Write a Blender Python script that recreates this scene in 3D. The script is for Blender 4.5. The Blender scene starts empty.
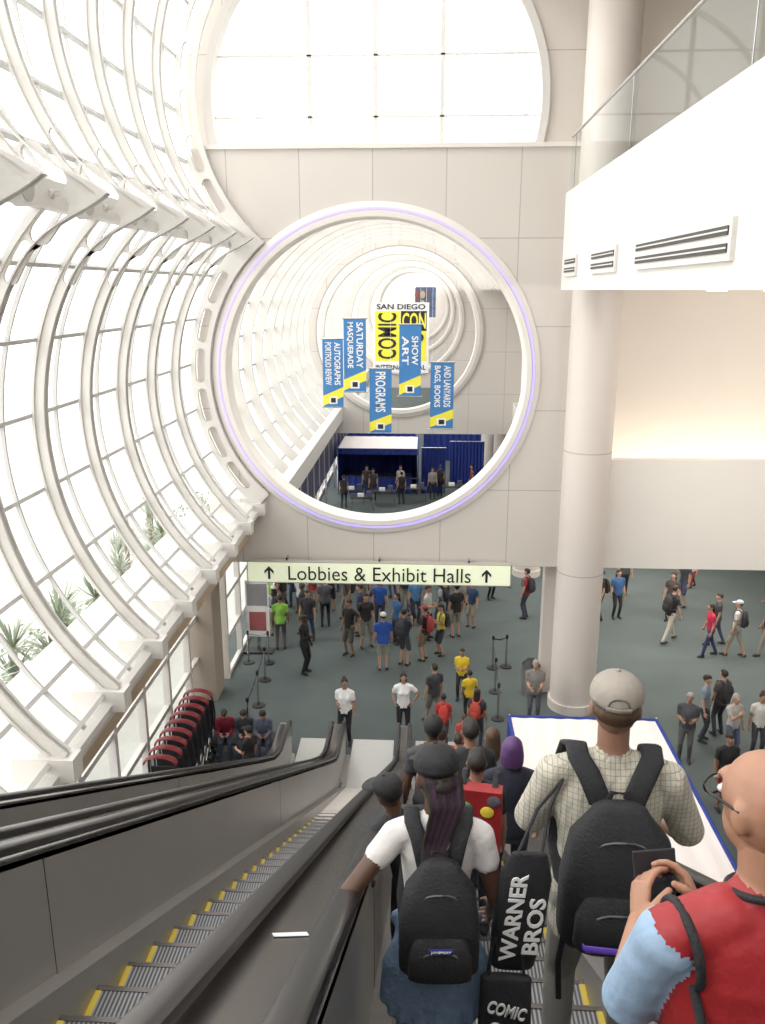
import bpy, math, random
import numpy as np
from mathutils import Vector, Matrix
from mathutils.bvhtree import BVHTree
random.seed(7)
S = bpy.context.scene
PI = math.pi
V = Vector

# ------------------------------------------------------------------ materials
def mat(name, col, rough=0.6, metal=0.0, var=0.06, scale=8.0, bump=0.0, bscale=60, emit=None, es=1.0, spec=None):
    m = bpy.data.materials.new(name); m.use_nodes = True
    nt = m.node_tree; b = nt.nodes['Principled BSDF']
    b.inputs['Roughness'].default_value = rough
    b.inputs['Metallic'].default_value = metal
    if spec is not None: b.inputs['Specular IOR Level'].default_value = spec
    tc = nt.nodes.new('ShaderNodeTexCoord')
    if var > 0:
        n = nt.nodes.new('ShaderNodeTexNoise'); n.inputs['Scale'].default_value = scale
        n.inputs['Detail'].default_value = 4
        nt.links.new(tc.outputs['Object'], n.inputs['Vector'])
        r = nt.nodes.new('ShaderNodeMix'); r.data_type = 'RGBA'
        c = V(col)
        r.inputs[6].default_value = (*(c*(1-var)), 1)
        r.inputs[7].default_value = (*[min(1, x*(1+var)) for x in c], 1)
        nt.links.new(n.outputs['Fac'], r.inputs[0])
        nt.links.new(r.outputs[2], b.inputs['Base Color'])
    else:
        b.inputs['Base Color'].default_value = (*col, 1)
    if bump > 0:
        n2 = nt.nodes.new('ShaderNodeTexNoise'); n2.inputs['Scale'].default_value = bscale
        n2.inputs['Detail'].default_value = 3
        nt.links.new(tc.outputs['Object'], n2.inputs['Vector'])
        bp = nt.nodes.new('ShaderNodeBump'); bp.inputs['Strength'].default_value = bump
        bp.inputs['Distance'].default_value = 0.02
        nt.links.new(n2.outputs['Fac'], bp.inputs['Height'])
        nt.links.new(bp.outputs['Normal'], b.inputs['Normal'])
    if emit:
        b.inputs['Emission Color'].default_value = (*emit, 1)
        b.inputs['Emission Strength'].default_value = es
    return m

def grid_mat(name, col, line, bw, rh, mortar, plane='XZ', rough=0.6, off=(0, 0, 0), offset=0.0):
    m = bpy.data.materials.new(name); m.use_nodes = True
    nt = m.node_tree; b = nt.nodes['Principled BSDF']; b.inputs['Roughness'].default_value = rough
    g = nt.nodes.new('ShaderNodeNewGeometry') if plane[0] == 'W' else nt.nodes.new('ShaderNodeTexCoord')
    sx = nt.nodes.new('ShaderNodeSeparateXYZ'); cx = nt.nodes.new('ShaderNodeCombineXYZ')
    ad = nt.nodes.new('ShaderNodeVectorMath'); ad.operation = 'ADD'; ad.inputs[1].default_value = off
    nt.links.new(g.outputs['Position' if plane[0] == 'W' else 'Object'], ad.inputs[0])
    nt.links.new(ad.outputs[0], sx.inputs[0])
    p = plane[-2:]
    nt.links.new(sx.outputs[p[0]], cx.inputs['X']); nt.links.new(sx.outputs[p[1]], cx.inputs['Y'])
    br = nt.nodes.new('ShaderNodeTexBrick'); br.offset = offset; br.squash = 1
    br.inputs['Scale'].default_value = 1; br.inputs['Brick Width'].default_value = bw
    br.inputs['Row Height'].default_value = rh; br.inputs['Mortar Size'].default_value = mortar
    br.inputs['Mortar Smooth'].default_value = 0.1
    br.inputs['Color1'].default_value = (*col, 1); br.inputs['Color2'].default_value = (*[c*0.97 for c in col], 1)
    br.inputs['Mortar'].default_value = (*line, 1)
    nt.links.new(cx.outputs[0], br.inputs['Vector'])
    nt.links.new(br.outputs['Color'], b.inputs['Base Color'])
    return m

def glass_mat(name, tint=(0.97, 0.985, 0.98), gl=0.06):
    m = bpy.data.materials.new(name); m.use_nodes = True
    nt = m.node_tree; nt.nodes.clear()
    o = nt.nodes.new('ShaderNodeOutputMaterial'); t = nt.nodes.new('ShaderNodeBsdfTransparent')
    g = nt.nodes.new('ShaderNodeBsdfGlossy'); mx = nt.nodes.new('ShaderNodeMixShader')
    t.inputs[0].default_value = (*tint, 1); g.inputs['Roughness'].default_value = 0.03
    mx.inputs[0].default_value = gl
    nt.links.new(t.outputs[0], mx.inputs[1]); nt.links.new(g.outputs[0], mx.inputs[2]); nt.links.new(mx.outputs[0], o.inputs[0])
    return m

M = {}
M['white'] = mat('white_paint', (0.79, 0.745, 0.70), 0.55, var=0.02, scale=1.5)
M['parapet'] = mat('parapet_paint', (0.90, 0.86, 0.81), 0.6, var=0.02, scale=1.5)
M['rib'] = mat('rib_white', (0.68, 0.655, 0.625), 0.5, var=0.02)
M['frame'] = mat('glazing_frame', (0.58, 0.57, 0.555), 0.5, var=0.02)
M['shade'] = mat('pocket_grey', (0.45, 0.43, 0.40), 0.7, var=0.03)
M['wall'] = grid_mat('wall_panels', (0.67, 0.625, 0.58), (0.40, 0.37, 0.34), 1.71, 2.02, 0.010, 'WXZ', off=(-0.45, 0, -3.79+20.2))
M['fascia'] = grid_mat('fascia_panels', (0.74, 0.705, 0.67), (0.66, 0.63, 0.60), 6.0, 8.0, 0.01, 'WYZ', off=(0, 3, 5.0))
M['beige'] = mat('beige_wall', (0.86, 0.80, 0.73), 0.7, var=0.02, scale=1)
M['tan'] = mat('tan_trim', (0.52, 0.40, 0.28), 0.6, var=0.05)
M['pillar'] = mat('taupe_pillar', (0.38, 0.32, 0.27), 0.7, var=0.05)
M['column'] = mat('column_paint', (0.72, 0.655, 0.61), 0.45, var=0.02, scale=1)
M['carpet'] = mat('carpet', (0.098, 0.120, 0.118), 0.9, var=0.16, scale=0.9, bump=0.2, bscale=300)
M['plaza'] = mat('plaza_concrete', (0.60, 0.60, 0.57), 0.9, var=0.08)
M['glass'] = glass_mat('glazing')
M['railglass'] = glass_mat('rail_glass', (0.90, 0.94, 0.935), 0.08)
M['steel'] = mat('brushed_steel', (0.40, 0.385, 0.37), 0.36, 0.75, var=0.10, scale=1.3)
M['deck'] = mat('deck_metal', (0.13, 0.115, 0.11), 0.25, 0.7, var=0.12, scale=1.5)
M['rubber'] = mat('handrail_rubber', (0.022, 0.02, 0.022), 0.28, var=0.1)
M['chrome'] = mat('chrome', (0.6, 0.6, 0.6), 0.2, 1.0, var=0.02)
M['yellow'] = mat('step_yellow', (0.62, 0.46, 0.05), 0.6)
M['landing'] = mat('landing_plate', (0.55, 0.54, 0.52), 0.4, 0.5, var=0.05)
M['violet'] = mat('violet_led', (0.5, 0.45, 0.9), 0.5, emit=(0.42, 0.35, 1.0), es=.65, var=0)
M['vent'] = mat('vent_dark', (0.06, 0.055, 0.05), 0.6)
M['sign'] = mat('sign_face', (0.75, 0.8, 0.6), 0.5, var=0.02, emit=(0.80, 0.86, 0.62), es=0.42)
M['ink'] = mat('dark_ink', (0.02, 0.02, 0.025), 0.5, var=0.0)
M['banblue'] = mat('banner_blue', (0.05, 0.21, 0.50), 0.6, var=0.14, scale=1.2)
M['banyel'] = mat('banner_yellow', (0.88, 0.79, 0.06), 0.6, var=0.03)
M['paper'] = mat('paper_white', (0.85, 0.85, 0.85), 0.6, var=0.02)
M['drape'] = mat('drape_blue', (0.02, 0.045, 0.26), 0.8, var=0.2, scale=6)
M['navy'] = mat('navy_fascia', (0.10, 0.11, 0.19), 0.6, var=0.2)
M['canvas'] = mat('white_fabric', (0.86, 0.79, 0.77), 0.8, var=0.03, scale=2)
M['leaf'] = mat('leaf', (0.24, 0.29, 0.20), 0.6, var=0.3)  # leaf green paled to stand in for overexposed daylight outside
M['leaf2'] = mat('leaf_washed_out', (0.42, 0.45, 0.38), 0.6, var=0.3)  # grey-green leaf with the washed-out glare put into its colour
M['trunk'] = mat('trunk', (0.32, 0.27, 0.21), 0.9, var=0.2)
M['cove'] = mat('cove_lamp', (1, 0.9, 0.8), 0.5, var=0, emit=(1.0, 0.88, 0.75), es=7)
M['downlight'] = mat('downlight', (1, 0.95, 0.9), 0.5, var=0, emit=(1.0, 0.93, 0.85), es=7)  # glow for added ceiling discs, no such fixtures in view
M['black'] = mat('black_cloth', (0.018, 0.018, 0.021), 0.75, var=0.3, scale=20, bump=0.3, bscale=90)
M['red'] = mat('red_cloth', (0.33, 0.018, 0.023), 0.5, var=0.2, scale=7, bump=0.4, bscale=14)
M['maroon'] = mat('maroon_vinyl', (0.20, 0.012, 0.02), 0.45, var=0.2)
M['purple'] = mat('purple_webbing', (0.15, 0.07, 0.55), 0.5, var=0.1)
_cm = {}
def cloth(c, rough=0.8):
    k = tuple(round(x, 3) for x in c)
    if k not in _cm:
        _cm[k] = mat('cloth_%02d' % len(_cm), k, rough, var=0.14, scale=9, bump=0.6, bscale=12)
    return _cm[k]
_sm = {}
def skinm(c):
    if c not in _sm: _sm[c] = mat('skin_%02d' % len(_sm), c, 0.5, var=0.07, scale=25)
    return _sm[c]
LIGHT = (0.50, 0.29, 0.20); MED = (0.34, 0.19, 0.12); DARK = (0.10, 0.05, 0.032)
HB = (0.02, 0.015, 0.012); HBR = (0.08, 0.045, 0.025); HG = (0.35, 0.33, 0.31); HP = (0.10, 0.04, 0.15)

# ------------------------------------------------------------------ mesh builder
class MB:
    def __init__(s): s.v = []; s.f = []; s.m = []; s.mats = []
    def mi(s, m):
        if isinstance(m, str): m = M[m]
        if m not in s.mats: s.mats.append(m)
        return s.mats.index(m)
    def add(s, vs, fs, m):
        o = len(s.v); i = s.mi(m)
        s.v += [V(x) for x in vs]
        for f in fs: s.f.append([o+k for k in f]); s.m.append(i)
    def box(s, a, b, m, R=None):
        x0, y0, z0 = a; x1, y1, z1 = b
        vs = [V((x, y, z)) for z in (z0, z1) for y in (y0, y1) for x in (x0, x1)]
        if R is not None: vs = [R @ v for v in vs]
        s.add(vs, [(0, 2, 3, 1), (4, 5, 7, 6), (0, 1, 5, 4), (2, 6, 7, 3), (0, 4, 6, 2), (1, 3, 7, 5)], m)
    def tube(s, pts, rad, m, side=V((1, 0, 0)), n=12, cap=True, e=1.0, closed=False):
        pts = [V(p) for p in pts]; N = len(pts)
        rad = [(r, r) if not isinstance(r, (tuple, list)) else r for r in rad]
        rings = []
        def tan(i):
            if closed: return (pts[(i+1) % N]-pts[i-1]).normalized()
            a = pts[max(i-1, 0)]; b = pts[min(i+1, N-1)]
            d = b-a
            return d.normalized() if d.length > 1e-9 else V((0, 0, 1))
        def ring(c, t, ra, rb):
            sd = V(side); u = sd-t*sd.dot(t)
            if u.length < 1e-3: u = t.orthogonal()
            u.normalize(); w = t.cross(u)
            out = []
            for k in range(n):
                an = 2*PI*k/n; cc = math.cos(an); ss = math.sin(an)
                if e != 1.0:
                    cc = math.copysign(abs(cc)**e, cc); ss = math.copysign(abs(ss)**e, ss)
                out.append(c+u*ra*cc+w*rb*ss)
            return out
        if cap and not closed:
            t = tan(0); r = min(rad[0])
            for ph in (80, 50, 22):
                p = math.radians(ph); q = math.cos(p)
                rings.append(ring(pts[0]-t*r*math.sin(p)*0.8, t, rad[0][0]*q, rad[0][1]*q))
        for i in range(N): rings.append(ring(pts[i], tan(i), *rad[i]))
        if cap and not closed:
            t = tan(N-1); r = min(rad[-1])
            for ph in (22, 50, 80):
                p = math.radians(ph); q = math.cos(p)
                rings.append(ring(pts[-1]+t*r*math.sin(p)*0.8, t, rad[-1][0]*q, rad[-1][1]*q))
        vs = [v for r in rings for v in r]; fs = []
        K = len(rings)
        for i in range(K if closed else K-1):
            j = (i+1) % K
            for k in range(n):
                k2 = (k+1) % n
                fs.append((i*n+k, i*n+k2, j*n+k2, j*n+k))
        if not closed:
            fs.append(tuple(range(n))[::-1]); fs.append(tuple((K-1)*n+k for k in range(n)))
        s.add(vs, fs, m)
    def ell(s, c, r, m, R=None, n=12, k=8):
        c = V(c); vs = []; fs = []
        for i in range(1, k):
            p = PI*i/k
            for j in range(n):
                a = 2*PI*j/n
                v = V((r[0]*math.sin(p)*math.cos(a), r[1]*math.sin(p)*math.sin(a), r[2]*math.cos(p)))
                if R is not None: v = R @ v
                vs.append(c+v)
        tp = V((0, 0, r[2])); bt = V((0, 0, -r[2]))
        if R is not None: tp = R @ tp; bt = R @ bt
        vs += [c+tp, c+bt]; T = len(vs)-2; B = T+1
        for i in range(k-2):
            for j in range(n):
                j2 = (j+1) % n
                fs.append((i*n+j, (i+1)*n+j, (i+1)*n+j2, i*n+j2))
        for j in range(n):
            j2 = (j+1) % n
            fs.append((T, j, j2)); fs.append((B, (k-2)*n+j2, (k-2)*n+j))
        s.add(vs, fs, m)
    def prism(s, poly, y0, y1, m, axis='Y'):
        def P(p, d):
            return (p[0], d, p[1]) if axis == 'Y' else ((d, p[0], p[1]) if axis == 'X' else (p[0], p[1], d))
        n = len(poly); vs = [P(p, y0) for p in poly]+[P(p, y1) for p in poly]
        fs = [tuple(range(n)), tuple(range(2*n-1, n-1, -1))]+[(i, i+n, (i+1) % n+n, (i+1) % n) for i in range(n)]
        s.add(vs, fs, m)
    def arc_strip(s, c, r, a0, a1, y0, y1, m, n=24):
        vs = []; fs = []
        for i in range(n+1):
            a = math.radians(a0+(a1-a0)*i/n)
            for y in (y0, y1): vs.append((c[0]+r*math.cos(a), y, c[1]+r*math.sin(a)))
        for i in range(n): fs.append((2*i, 2*i+1, 2*i+3, 2*i+2))
        s.add(vs, fs, m)
    def band(s, pts, y0, y1, m):
        vs = []; fs = []
        for (a, b) in pts: vs += [(a[0], y0, a[1]), (b[0], y0, b[1]), (b[0], y1, b[1]), (a[0], y1, a[1])]
        for i in range(len(pts)-1):
            for q in range(4):
                q2 = (q+1) % 4; fs.append((4*i+q, 4*i+q2, 4*i+4+q2, 4*i+4+q))
        s.add(vs, fs, m)
    def merge(s, o, mtx=None):
        off = len(s.v); mp = [s.mi(m) for m in o.mats]
        s.v += [(mtx @ v if mtx is not None else v) for v in o.v]
        s.f += [[off+k for k in f] for f in o.f]; s.m += [mp[i] for i in o.m]
    def mesh(s, name, smooth=False):
        me = bpy.data.meshes.new(name); me.from_pydata([tuple(v) for v in s.v], [], s.f)
        for m in s.mats: me.materials.append(m)
        me.polygons.foreach_set('material_index', s.m)
        if smooth: me.polygons.foreach_set('use_smooth', [True]*len(s.f))
        me.update(); return me
    def obj(s, name, smooth=False, bevel=0, recalc=True, mtx=None, auto=False):
        me = s.mesh(name, smooth)
        if recalc:
            import bmesh
            bm = bmesh.new(); bm.from_mesh(me); bmesh.ops.recalc_face_normals(bm, faces=bm.faces); bm.to_mesh(me); bm.free()
        if auto:
            me.polygons.foreach_set('use_smooth', [True]*len(me.polygons))
            try: me.set_sharp_from_angle(angle=math.radians(35))
            except Exception: pass
        o = bpy.data.objects.new(name, me); S.collection.objects.link(o)
        if mtx is not None: o.matrix_world = mtx
        if bevel:
            b = o.modifiers.new('b', 'BEVEL'); b.width = bevel; b.segments = 2; b.limit_method = 'ANGLE'
        return o
PAR = []   # (child, parent, parent matrix)

def plate(outline, holes, y0, y1, m):
    cu = bpy.data.curves.new('tmp', 'CURVE'); cu.dimensions = '2D'; cu.fill_mode = 'BOTH'; cu.extrude = (y1-y0)/2
    for pl in [outline]+holes:
        sp = cu.splines.new('POLY'); sp.points.add(len(pl)-1)
        for p, q in zip(sp.points, pl): p.co = (q[0], q[1], 0, 1)
        sp.use_cyclic_u = True
    o = bpy.data.objects.new('tmp', cu); S.collection.objects.link(o)
    dg = bpy.context.evaluated_depsgraph_get()
    me = bpy.data.meshes.new_from_object(o.evaluated_get(dg))
    mb = MB(); ym = (y0+y1)/2
    mb.add([(v.co.x, ym-v.co.z, v.co.y) for v in me.vertices], [tuple(p.vertices) for p in me.polygons], m)
    bpy.data.objects.remove(o); bpy.data.curves.remove(cu); bpy.data.meshes.remove(me)
    return mb

def circ(c, r, a0=0, a1=360, n=96, closed=True):
    k = n if closed else n+1
    return [(c[0]+r*math.cos(math.radians(a0+(a1-a0)*i/n)), c[1]+r*math.sin(math.radians(a0+(a1-a0)*i/n))) for i in range(k)]

def text_mb(body, size, m, ext=0.004, bold=True):
    cu = bpy.data.curves.new('t', 'FONT'); cu.body = body; cu.size = size; cu.extrude = ext
    cu.align_x = 'CENTER'; cu.align_y = 'CENTER'; cu.resolution_u = 3
    if bold: cu.offset = size*0.018
    o = bpy.data.objects.new('t', cu); S.collection.objects.link(o)
    dg = bpy.context.evaluated_depsgraph_get()
    me = bpy.data.meshes.new_from_object(o.evaluated_get(dg))
    mb = MB(); mb.add([v.co.copy() for v in me.vertices], [tuple(p.vertices) for p in me.polygons], m)
    bpy.data.objects.remove(o); bpy.data.curves.remove(cu); bpy.data.meshes.remove(me)
    return mb
def fit(mb, w, h):
    xs = [v.x for v in mb.v]; ys = [v.y for v in mb.v]
    sx = w/(max(xs)-min(xs)); sy = h/(max(ys)-min(ys)); cx = (max(xs)+min(xs))/2; cy = (max(ys)+min(ys))/2
    mb.v = [V(((v.x-cx)*sx, (v.y-cy)*sy, v.z)) for v in mb.v]
    return mb
FACE = Matrix.Rotation(PI/2, 4, 'X')
I4 = Matrix.Identity(4)

# ------------------------------------------------------------------ constants
CX = -1.21; ZL = 8.68; ZU = 14.9; R = 4.5; YW = 20.5; RO = 3.68
def cusp_ang(r): return 180-math.degrees(math.asin((ZU-ZL)/2/r))
CUSP = cusp_ang(R)

# ------------------------------------------------------------------ camera/world
cam = bpy.data.cameras.new('camera'); co = bpy.data.objects.new('camera', cam); S.collection.objects.link(co)
co.location = (0, 0, 10.7); S.camera = co
F = V((-.0484, .9647, -.2588)); co.rotation_euler = F.to_track_quat('-Z', 'Y').to_euler()
cam.sensor_fit = 'VERTICAL'; cam.sensor_height = 24; cam.lens = 829/1024*24; cam.clip_end = 500; cam.clip_start = 0.05
w = bpy.data.worlds.new('world'); S.world = w; w.use_nodes = True
bg = w.node_tree.nodes['Background']; bg.inputs[0].default_value = (1.0, 0.985, 0.965, 1); bg.inputs[1].default_value = 3.05
try: S.view_settings.view_transform = 'Standard'
except Exception: pass
sun = bpy.data.lights.new('sun', 'SUN'); sun.energy = 1.0; sun.angle = math.radians(14); sun.color = (1, .93, .82)
so = bpy.data.objects.new('sun', sun); S.collection.objects.link(so)
so.rotation_euler = V((0.75, 0.35, -0.7)).to_track_quat('-Z', 'Y').to_euler()

# ------------------------------------------------------------------ room shell
b = MB(); b.box((-6.3, -10, -.2), (15, 125, 0), 'carpet'); b.obj('floor')
b = MB(); b.box((-80, -40, -.5), (-6.3, 160, -.06), 'plaza'); b.obj('ground_plaza')
a = cusp_ang(4.42); lo = circ((CX, ZL), 4.42, 226, a, 30, False)
zt = 13.86
au = 180+math.degrees(math.asin((ZU-zt)/4.42))
up = circ((CX, ZU), 4.42, 360-a, au, 10, False)
outl = [(-5.5, 3.79)]+[(-5.5, lo[0][1])]+lo+up+[(3.9, zt), (3.9, 3.79)]
b = plate(outl, [circ((CX, ZL), RO+.03)], YW, YW+0.4, 'wall'); b.obj('wall_ring')
zb = 13.3; aa = math.degrees(math.asin((ZU-zb)/3.9))
upo = circ((CX, ZU), 4.42, 190, 90, 40, False)
hole = circ((CX, ZU), 3.9, -aa, 180+aa, 80, False)
outl = [(upo[0][0], zb)]+upo+[(4.2, ZU+4.42), (4.2, zb)]+hole
b = plate(outl, [], YW+0.35, YW+0.65, 'wall'); b.obj('wall_gable')
b = MB(); b.box((-5.3, YW-.06, zt-.02), (3.9, YW+.42, zt+.08), 'white'); b.obj('trim_ledge')
def ring_lathe(c, prof, m, n=128, a0=0, a1=360):
    mb = MB(); vs = []; fs = []; k = len(prof); full = abs(a1-a0) >= 360
    for i in range(n if full else n+1):
        an = math.radians(a0+(a1-a0)*i/n)
        for r, y in prof: vs.append((c[0]+r*math.cos(an), y, c[1]+r*math.sin(an)))
    N = n if full else n+1
    for i in range(n):
        j = (i+1) % N
        for q in range(k):
            q2 = (q+1) % k; fs.append((i*k+q, i*k+q2, j*k+q2, j*k+q))
    mb.add(vs, fs, m); return mb
b = ring_lathe((CX, ZL), [(RO-.03, YW-.10), (RO, YW-.14), (RO+.12, YW-.14), (RO+.14, YW-.09), (RO+.22, YW-.09), (RO+.34, YW-.04), (RO+.34, YW+.02), (RO, YW+.02), (RO, YW+.38), (RO+.2, YW+.42), (RO+.2, YW+.46), (RO-.03, YW+.46)], 'white')
b.obj('trim_ring', auto=True)
b = ring_lathe((CX, ZL), [(RO+.15, YW-.12), (RO+.20, YW-.12), (RO+.20, YW-.085), (RO+.15, YW-.085)], 'violet'); b.obj('trim_led')
b = ring_lathe((CX, ZU), [(3.80, YW+.25), (3.98, YW+.25), (3.98, YW+.36), (3.9, YW+.36), (3.9, YW+.65), (3.80, YW+.65)], 'rib', 100, -aa+2, 180+aa-2)
b.obj('trim_gable_ring', auto=True)
b = MB()
for x in (-2.75, -1.21, .33):
    hh = math.sqrt(3.85**2-(x-CX)**2); b.box((x-.05, YW+.5, zb), (x+.05, YW+.56, ZU+hh), 'rib')
for z in (14.6, 15.9, 17.2):
    hh = math.sqrt(max(.1, 3.85**2-(z-ZU)**2)); b.box((CX-hh, YW+.5, z-.02), (CX+hh, YW+.54, z+.02), 'rib')
for i, y in enumerate((24.5, 29, 34)):
    rr = 4.5
    pts = [((CX+1.0+(rr-.15)*math.cos(t), ZU+(rr-.15)*math.sin(t)), (CX+1.0+rr*math.cos(t), ZU+rr*math.sin(t))) for t in [math.radians(-18+216*k/40) for k in range(41)]]
    b.band(pts, y-.05, y+.05, 'rib')
w1 = b.obj('window_1')
b = MB(); pts = circ((CX, ZU), 3.85, -aa, 180+aa, 80, False); b.add([(p[0], YW+.57, p[1]) for p in pts], [tuple(range(len(pts)))], 'glass'); PAR.append((b.obj('pane'), w1, I4))

# ------------------------------------------------------------------ ribs
AEND = 38
CI = 4.00
def rin(d): return 4.34-(4.34-CI)*math.exp(-(d/11.0)**2)
def rib_path():
    pr = []
    ai, ao = cusp_ang(CI), cusp_ang(4.54)
    for i in range(37):
        t = i/36; t = 1-(1-t)**1.3
        an = 228+(ai-228)*t; r = rin(abs(an-ai)); a2 = 228+(ao-228)*t
        pr.append(((CX+r*math.cos(math.radians(an)), ZL+r*math.sin(math.radians(an))), (CX+4.54*math.cos(math.radians(a2)), ZL+4.54*math.sin(math.radians(a2)))))
    for i in range(1, 73):
        t = i/72; t = t**1.3
        an = (360-ai)+(AEND-(360-ai))*t; r = rin(abs(an-(360-ai))); a2 = (360-ao)+(AEND-(360-ao))*t
        pr.append(((CX+r*math.cos(math.radians(an)), ZU+r*math.sin(math.radians(an))), (CX+4.54*math.cos(math.radians(a2)), ZU+4.54*math.sin(math.radians(a2)))))
    return pr
def slot(c, r, am, half, hw):
    pts = [(am-half+2*half*i/8, r+hw) for i in range(9)]
    f = lambda L: [(c[0]+q*math.cos(math.radians(p)), c[1]+q*math.sin(math.radians(p))) for p, q in L]
    def cap(an, sgn):
        return [(an+sgn*math.degrees(hw*math.sin(PI*i/6)/r), r+hw*math.cos(PI*i/6)) for i in range(1, 6)]
    return f(pts)+f(cap(am+half, 1))+f([(p, r-hw) for p, _ in reversed(pts)])+f([(p, 2*r-q) for p, q in cap(am-half, -1)])
pr = rib_path()
poly = [p[0] for p in pr]+[p[1] for p in pr][::-1]
ca = cusp_ang(4.3)
slots = [slot((CX, ZL), 4.30, ca+5.5, 2.6, .13), slot((CX, ZU), 4.30, 360-ca-5.5, 2.6, .13), slot((CX, ZL), 4.37, ca+14, 2.6, .09), slot((CX, ZU), 4.37, 360-ca-14, 2.6, .09)]
base = plate(poly, slots, -.03, .03, 'rib')
RY = [YW-.12-1.7*i for i in range(0, 17)]
allr = MB()
def rib_poly(ro, ri, aend, a0=228):
    ao, ai = cusp_ang(ro), cusp_ang(ri)
    out = circ((CX, ZL), ro, a0, ao, 26, False)+circ((CX, ZU), ro, 360-ao, aend, 60, False)[1:]
    inn = circ((CX, ZL), ri, a0, ai, 26, False)+circ((CX, ZU), ri, 360-ai, aend, 60, False)[1:]
    return out+inn[::-1]
sl = []
for am in (216, 203, 190, 177, 164, 151): sl.append(slot((CX, ZL), 4.30, am, 4.0, .115))
for am in (209, 196, 183, 170, 157, 144, 131, 118, 105, 92, 79, 66, 53): sl.append(slot((CX, ZU), 4.30, am, 4.0, .115))
allr.merge(plate(rib_poly(4.54, 4.06, AEND), sl, -.05, .05, 'rib'), Matrix.Translation((0, RY[0], 0)))
for k, y in enumerate(RY):
    if k:
        allr.merge(base, Matrix.Translation((0, y, 0)))
        n_in = [(p[0], (p[0][0]+(p[1][0]-p[0][0])*.16, p[0][1]+(p[1][1]-p[0][1])*.16)) for p in pr]
        allr.band(n_in, y-.075, y+.075, 'rib')
        n_out = [((p[1][0]-(p[1][0]-p[0][0])*.2, p[1][1]-(p[1][1]-p[0][1])*.2), p[1]) for p in pr]
        allr.band(n_out, y-.06, y+.06, 'rib')
    allr.box((-4.75, y-.13, 5.12), (-4.02, y+.13, 5.42), 'rib')
allr.obj('roof_ribs', recalc=True)
b = MB(); Y0, Y1 = -8, YW
def bar(b, c, r, an, y0, y1, w1=.03, h=.045, m='frame'):
    a_ = math.radians(an); u = V((math.cos(a_), 0, math.sin(a_))); t = V((-u.z, 0, u.x)); p = V((c[0], 0, c[1]))+u*r
    vs = []
    for y in (y0, y1):
        for su, st in ((-h, -w1), (h, -w1), (h, w1), (-h, w1)):
            q = p+u*su+t*st; vs.append((q.x, y, q.z))
    b.add(vs, [(0, 1, 2, 3), (7, 6, 5, 4), (0, 4, 5, 1), (1, 5, 6, 2), (2, 6, 7, 3), (3, 7, 4, 0)], m)
for an in (149, 163, 177, 191, 205, 219, 227): bar(b, (CX, ZL), 4.58, an, Y0, Y1)
for an in (211, 197, 183, 169, 155, 141, 127, 113, 99, 85, 71, 57, 44): bar(b, (CX, ZU), 4.58, an, Y0, Y1)
zc_ = (ZL+ZU)/2; xc_ = CX-math.sqrt(4.5**2-((ZU-ZL)/2)**2)
b.box((xc_-.15, Y0, zc_-.16), (xc_+.05, Y1, zc_+.16), 'rib')
for y in [q-.85 for q in RY]:
    for c, a0, a1 in (((CX, ZL), 228, CUSP), ((CX, ZU), 360-CUSP, AEND)):
        pts = [((c[0]+4.55*math.cos(t), c[1]+4.55*math.sin(t)), (c[0]+4.61*math.cos(t), c[1]+4.61*math.sin(t))) for t in [math.radians(a0+(a1-a0)*i/30) for i in range(31)]]
        b.band(pts, y-.018, y+.018, 'frame')
for y in RY[:-1]:
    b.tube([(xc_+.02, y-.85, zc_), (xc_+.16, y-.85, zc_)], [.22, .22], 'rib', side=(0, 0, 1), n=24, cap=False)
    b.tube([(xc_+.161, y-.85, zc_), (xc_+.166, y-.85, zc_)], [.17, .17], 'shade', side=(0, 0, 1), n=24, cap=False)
b.obj('glazing_bars', recalc=True)
b = MB(); b.arc_strip((CX, ZL), 4.62, 228, cusp_ang(4.62), Y0, Y1, 'glass'); b.arc_strip((CX, ZU), 4.62, 360-cusp_ang(4.62), AEND, Y0, Y1, 'glass', 40)
b.obj('window_2', smooth=True, recalc=False)

XL = -5.95
b = MB()
b.box((XL-.1, -8, 4.85), (-4.35, YW, 5.12), 'rib')
b.box((-4.45, -8, 5.12), (-4.2, YW, 5.22), 'rib')
b.box((-4.85, -8, 4.45), (-4.5, YW, 4.85), 'tan')
b.box((XL-.1, -8, 4.0), (XL+.12, YW, 4.9), 'beige')
b.obj('trim_sill')
def glazed(y0, y1, x, zt, name, step=1.7, tr=(1.2, 2.4, 3.3)):
    b = MB(); n = int((y1-y0)/step)
    for i in range(n+1):
        y = y0+i*step; b.box((x-.08, y-.07, 0), (x+.08, y+.07, zt), 'rib')
    for z in (0.08,)+tuple(tr)+(zt-.1,): b.box((x-.06, y0, z-.06), (x+.06, y1, z+.06), 'rib')
    o = b.obj(name)
    b = MB(); b.add([(x, y0, 0), (x, y1, 0), (x, y1, zt), (x, y0, zt)], [(0, 1, 2, 3)], 'glass'); PAR.append((b.obj('pane', recalc=False), o, I4))
glazed(-8, 20.4, XL, 4.0, 'window_3')
glazed(21.4, 120, -5.5, 3.9, 'window_4')
b = MB(); b.box((-6.25, 20.0, 0), (-5.45, 20.85, 4.85), 'pillar'); b.obj('pillar', bevel=.02)

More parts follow.
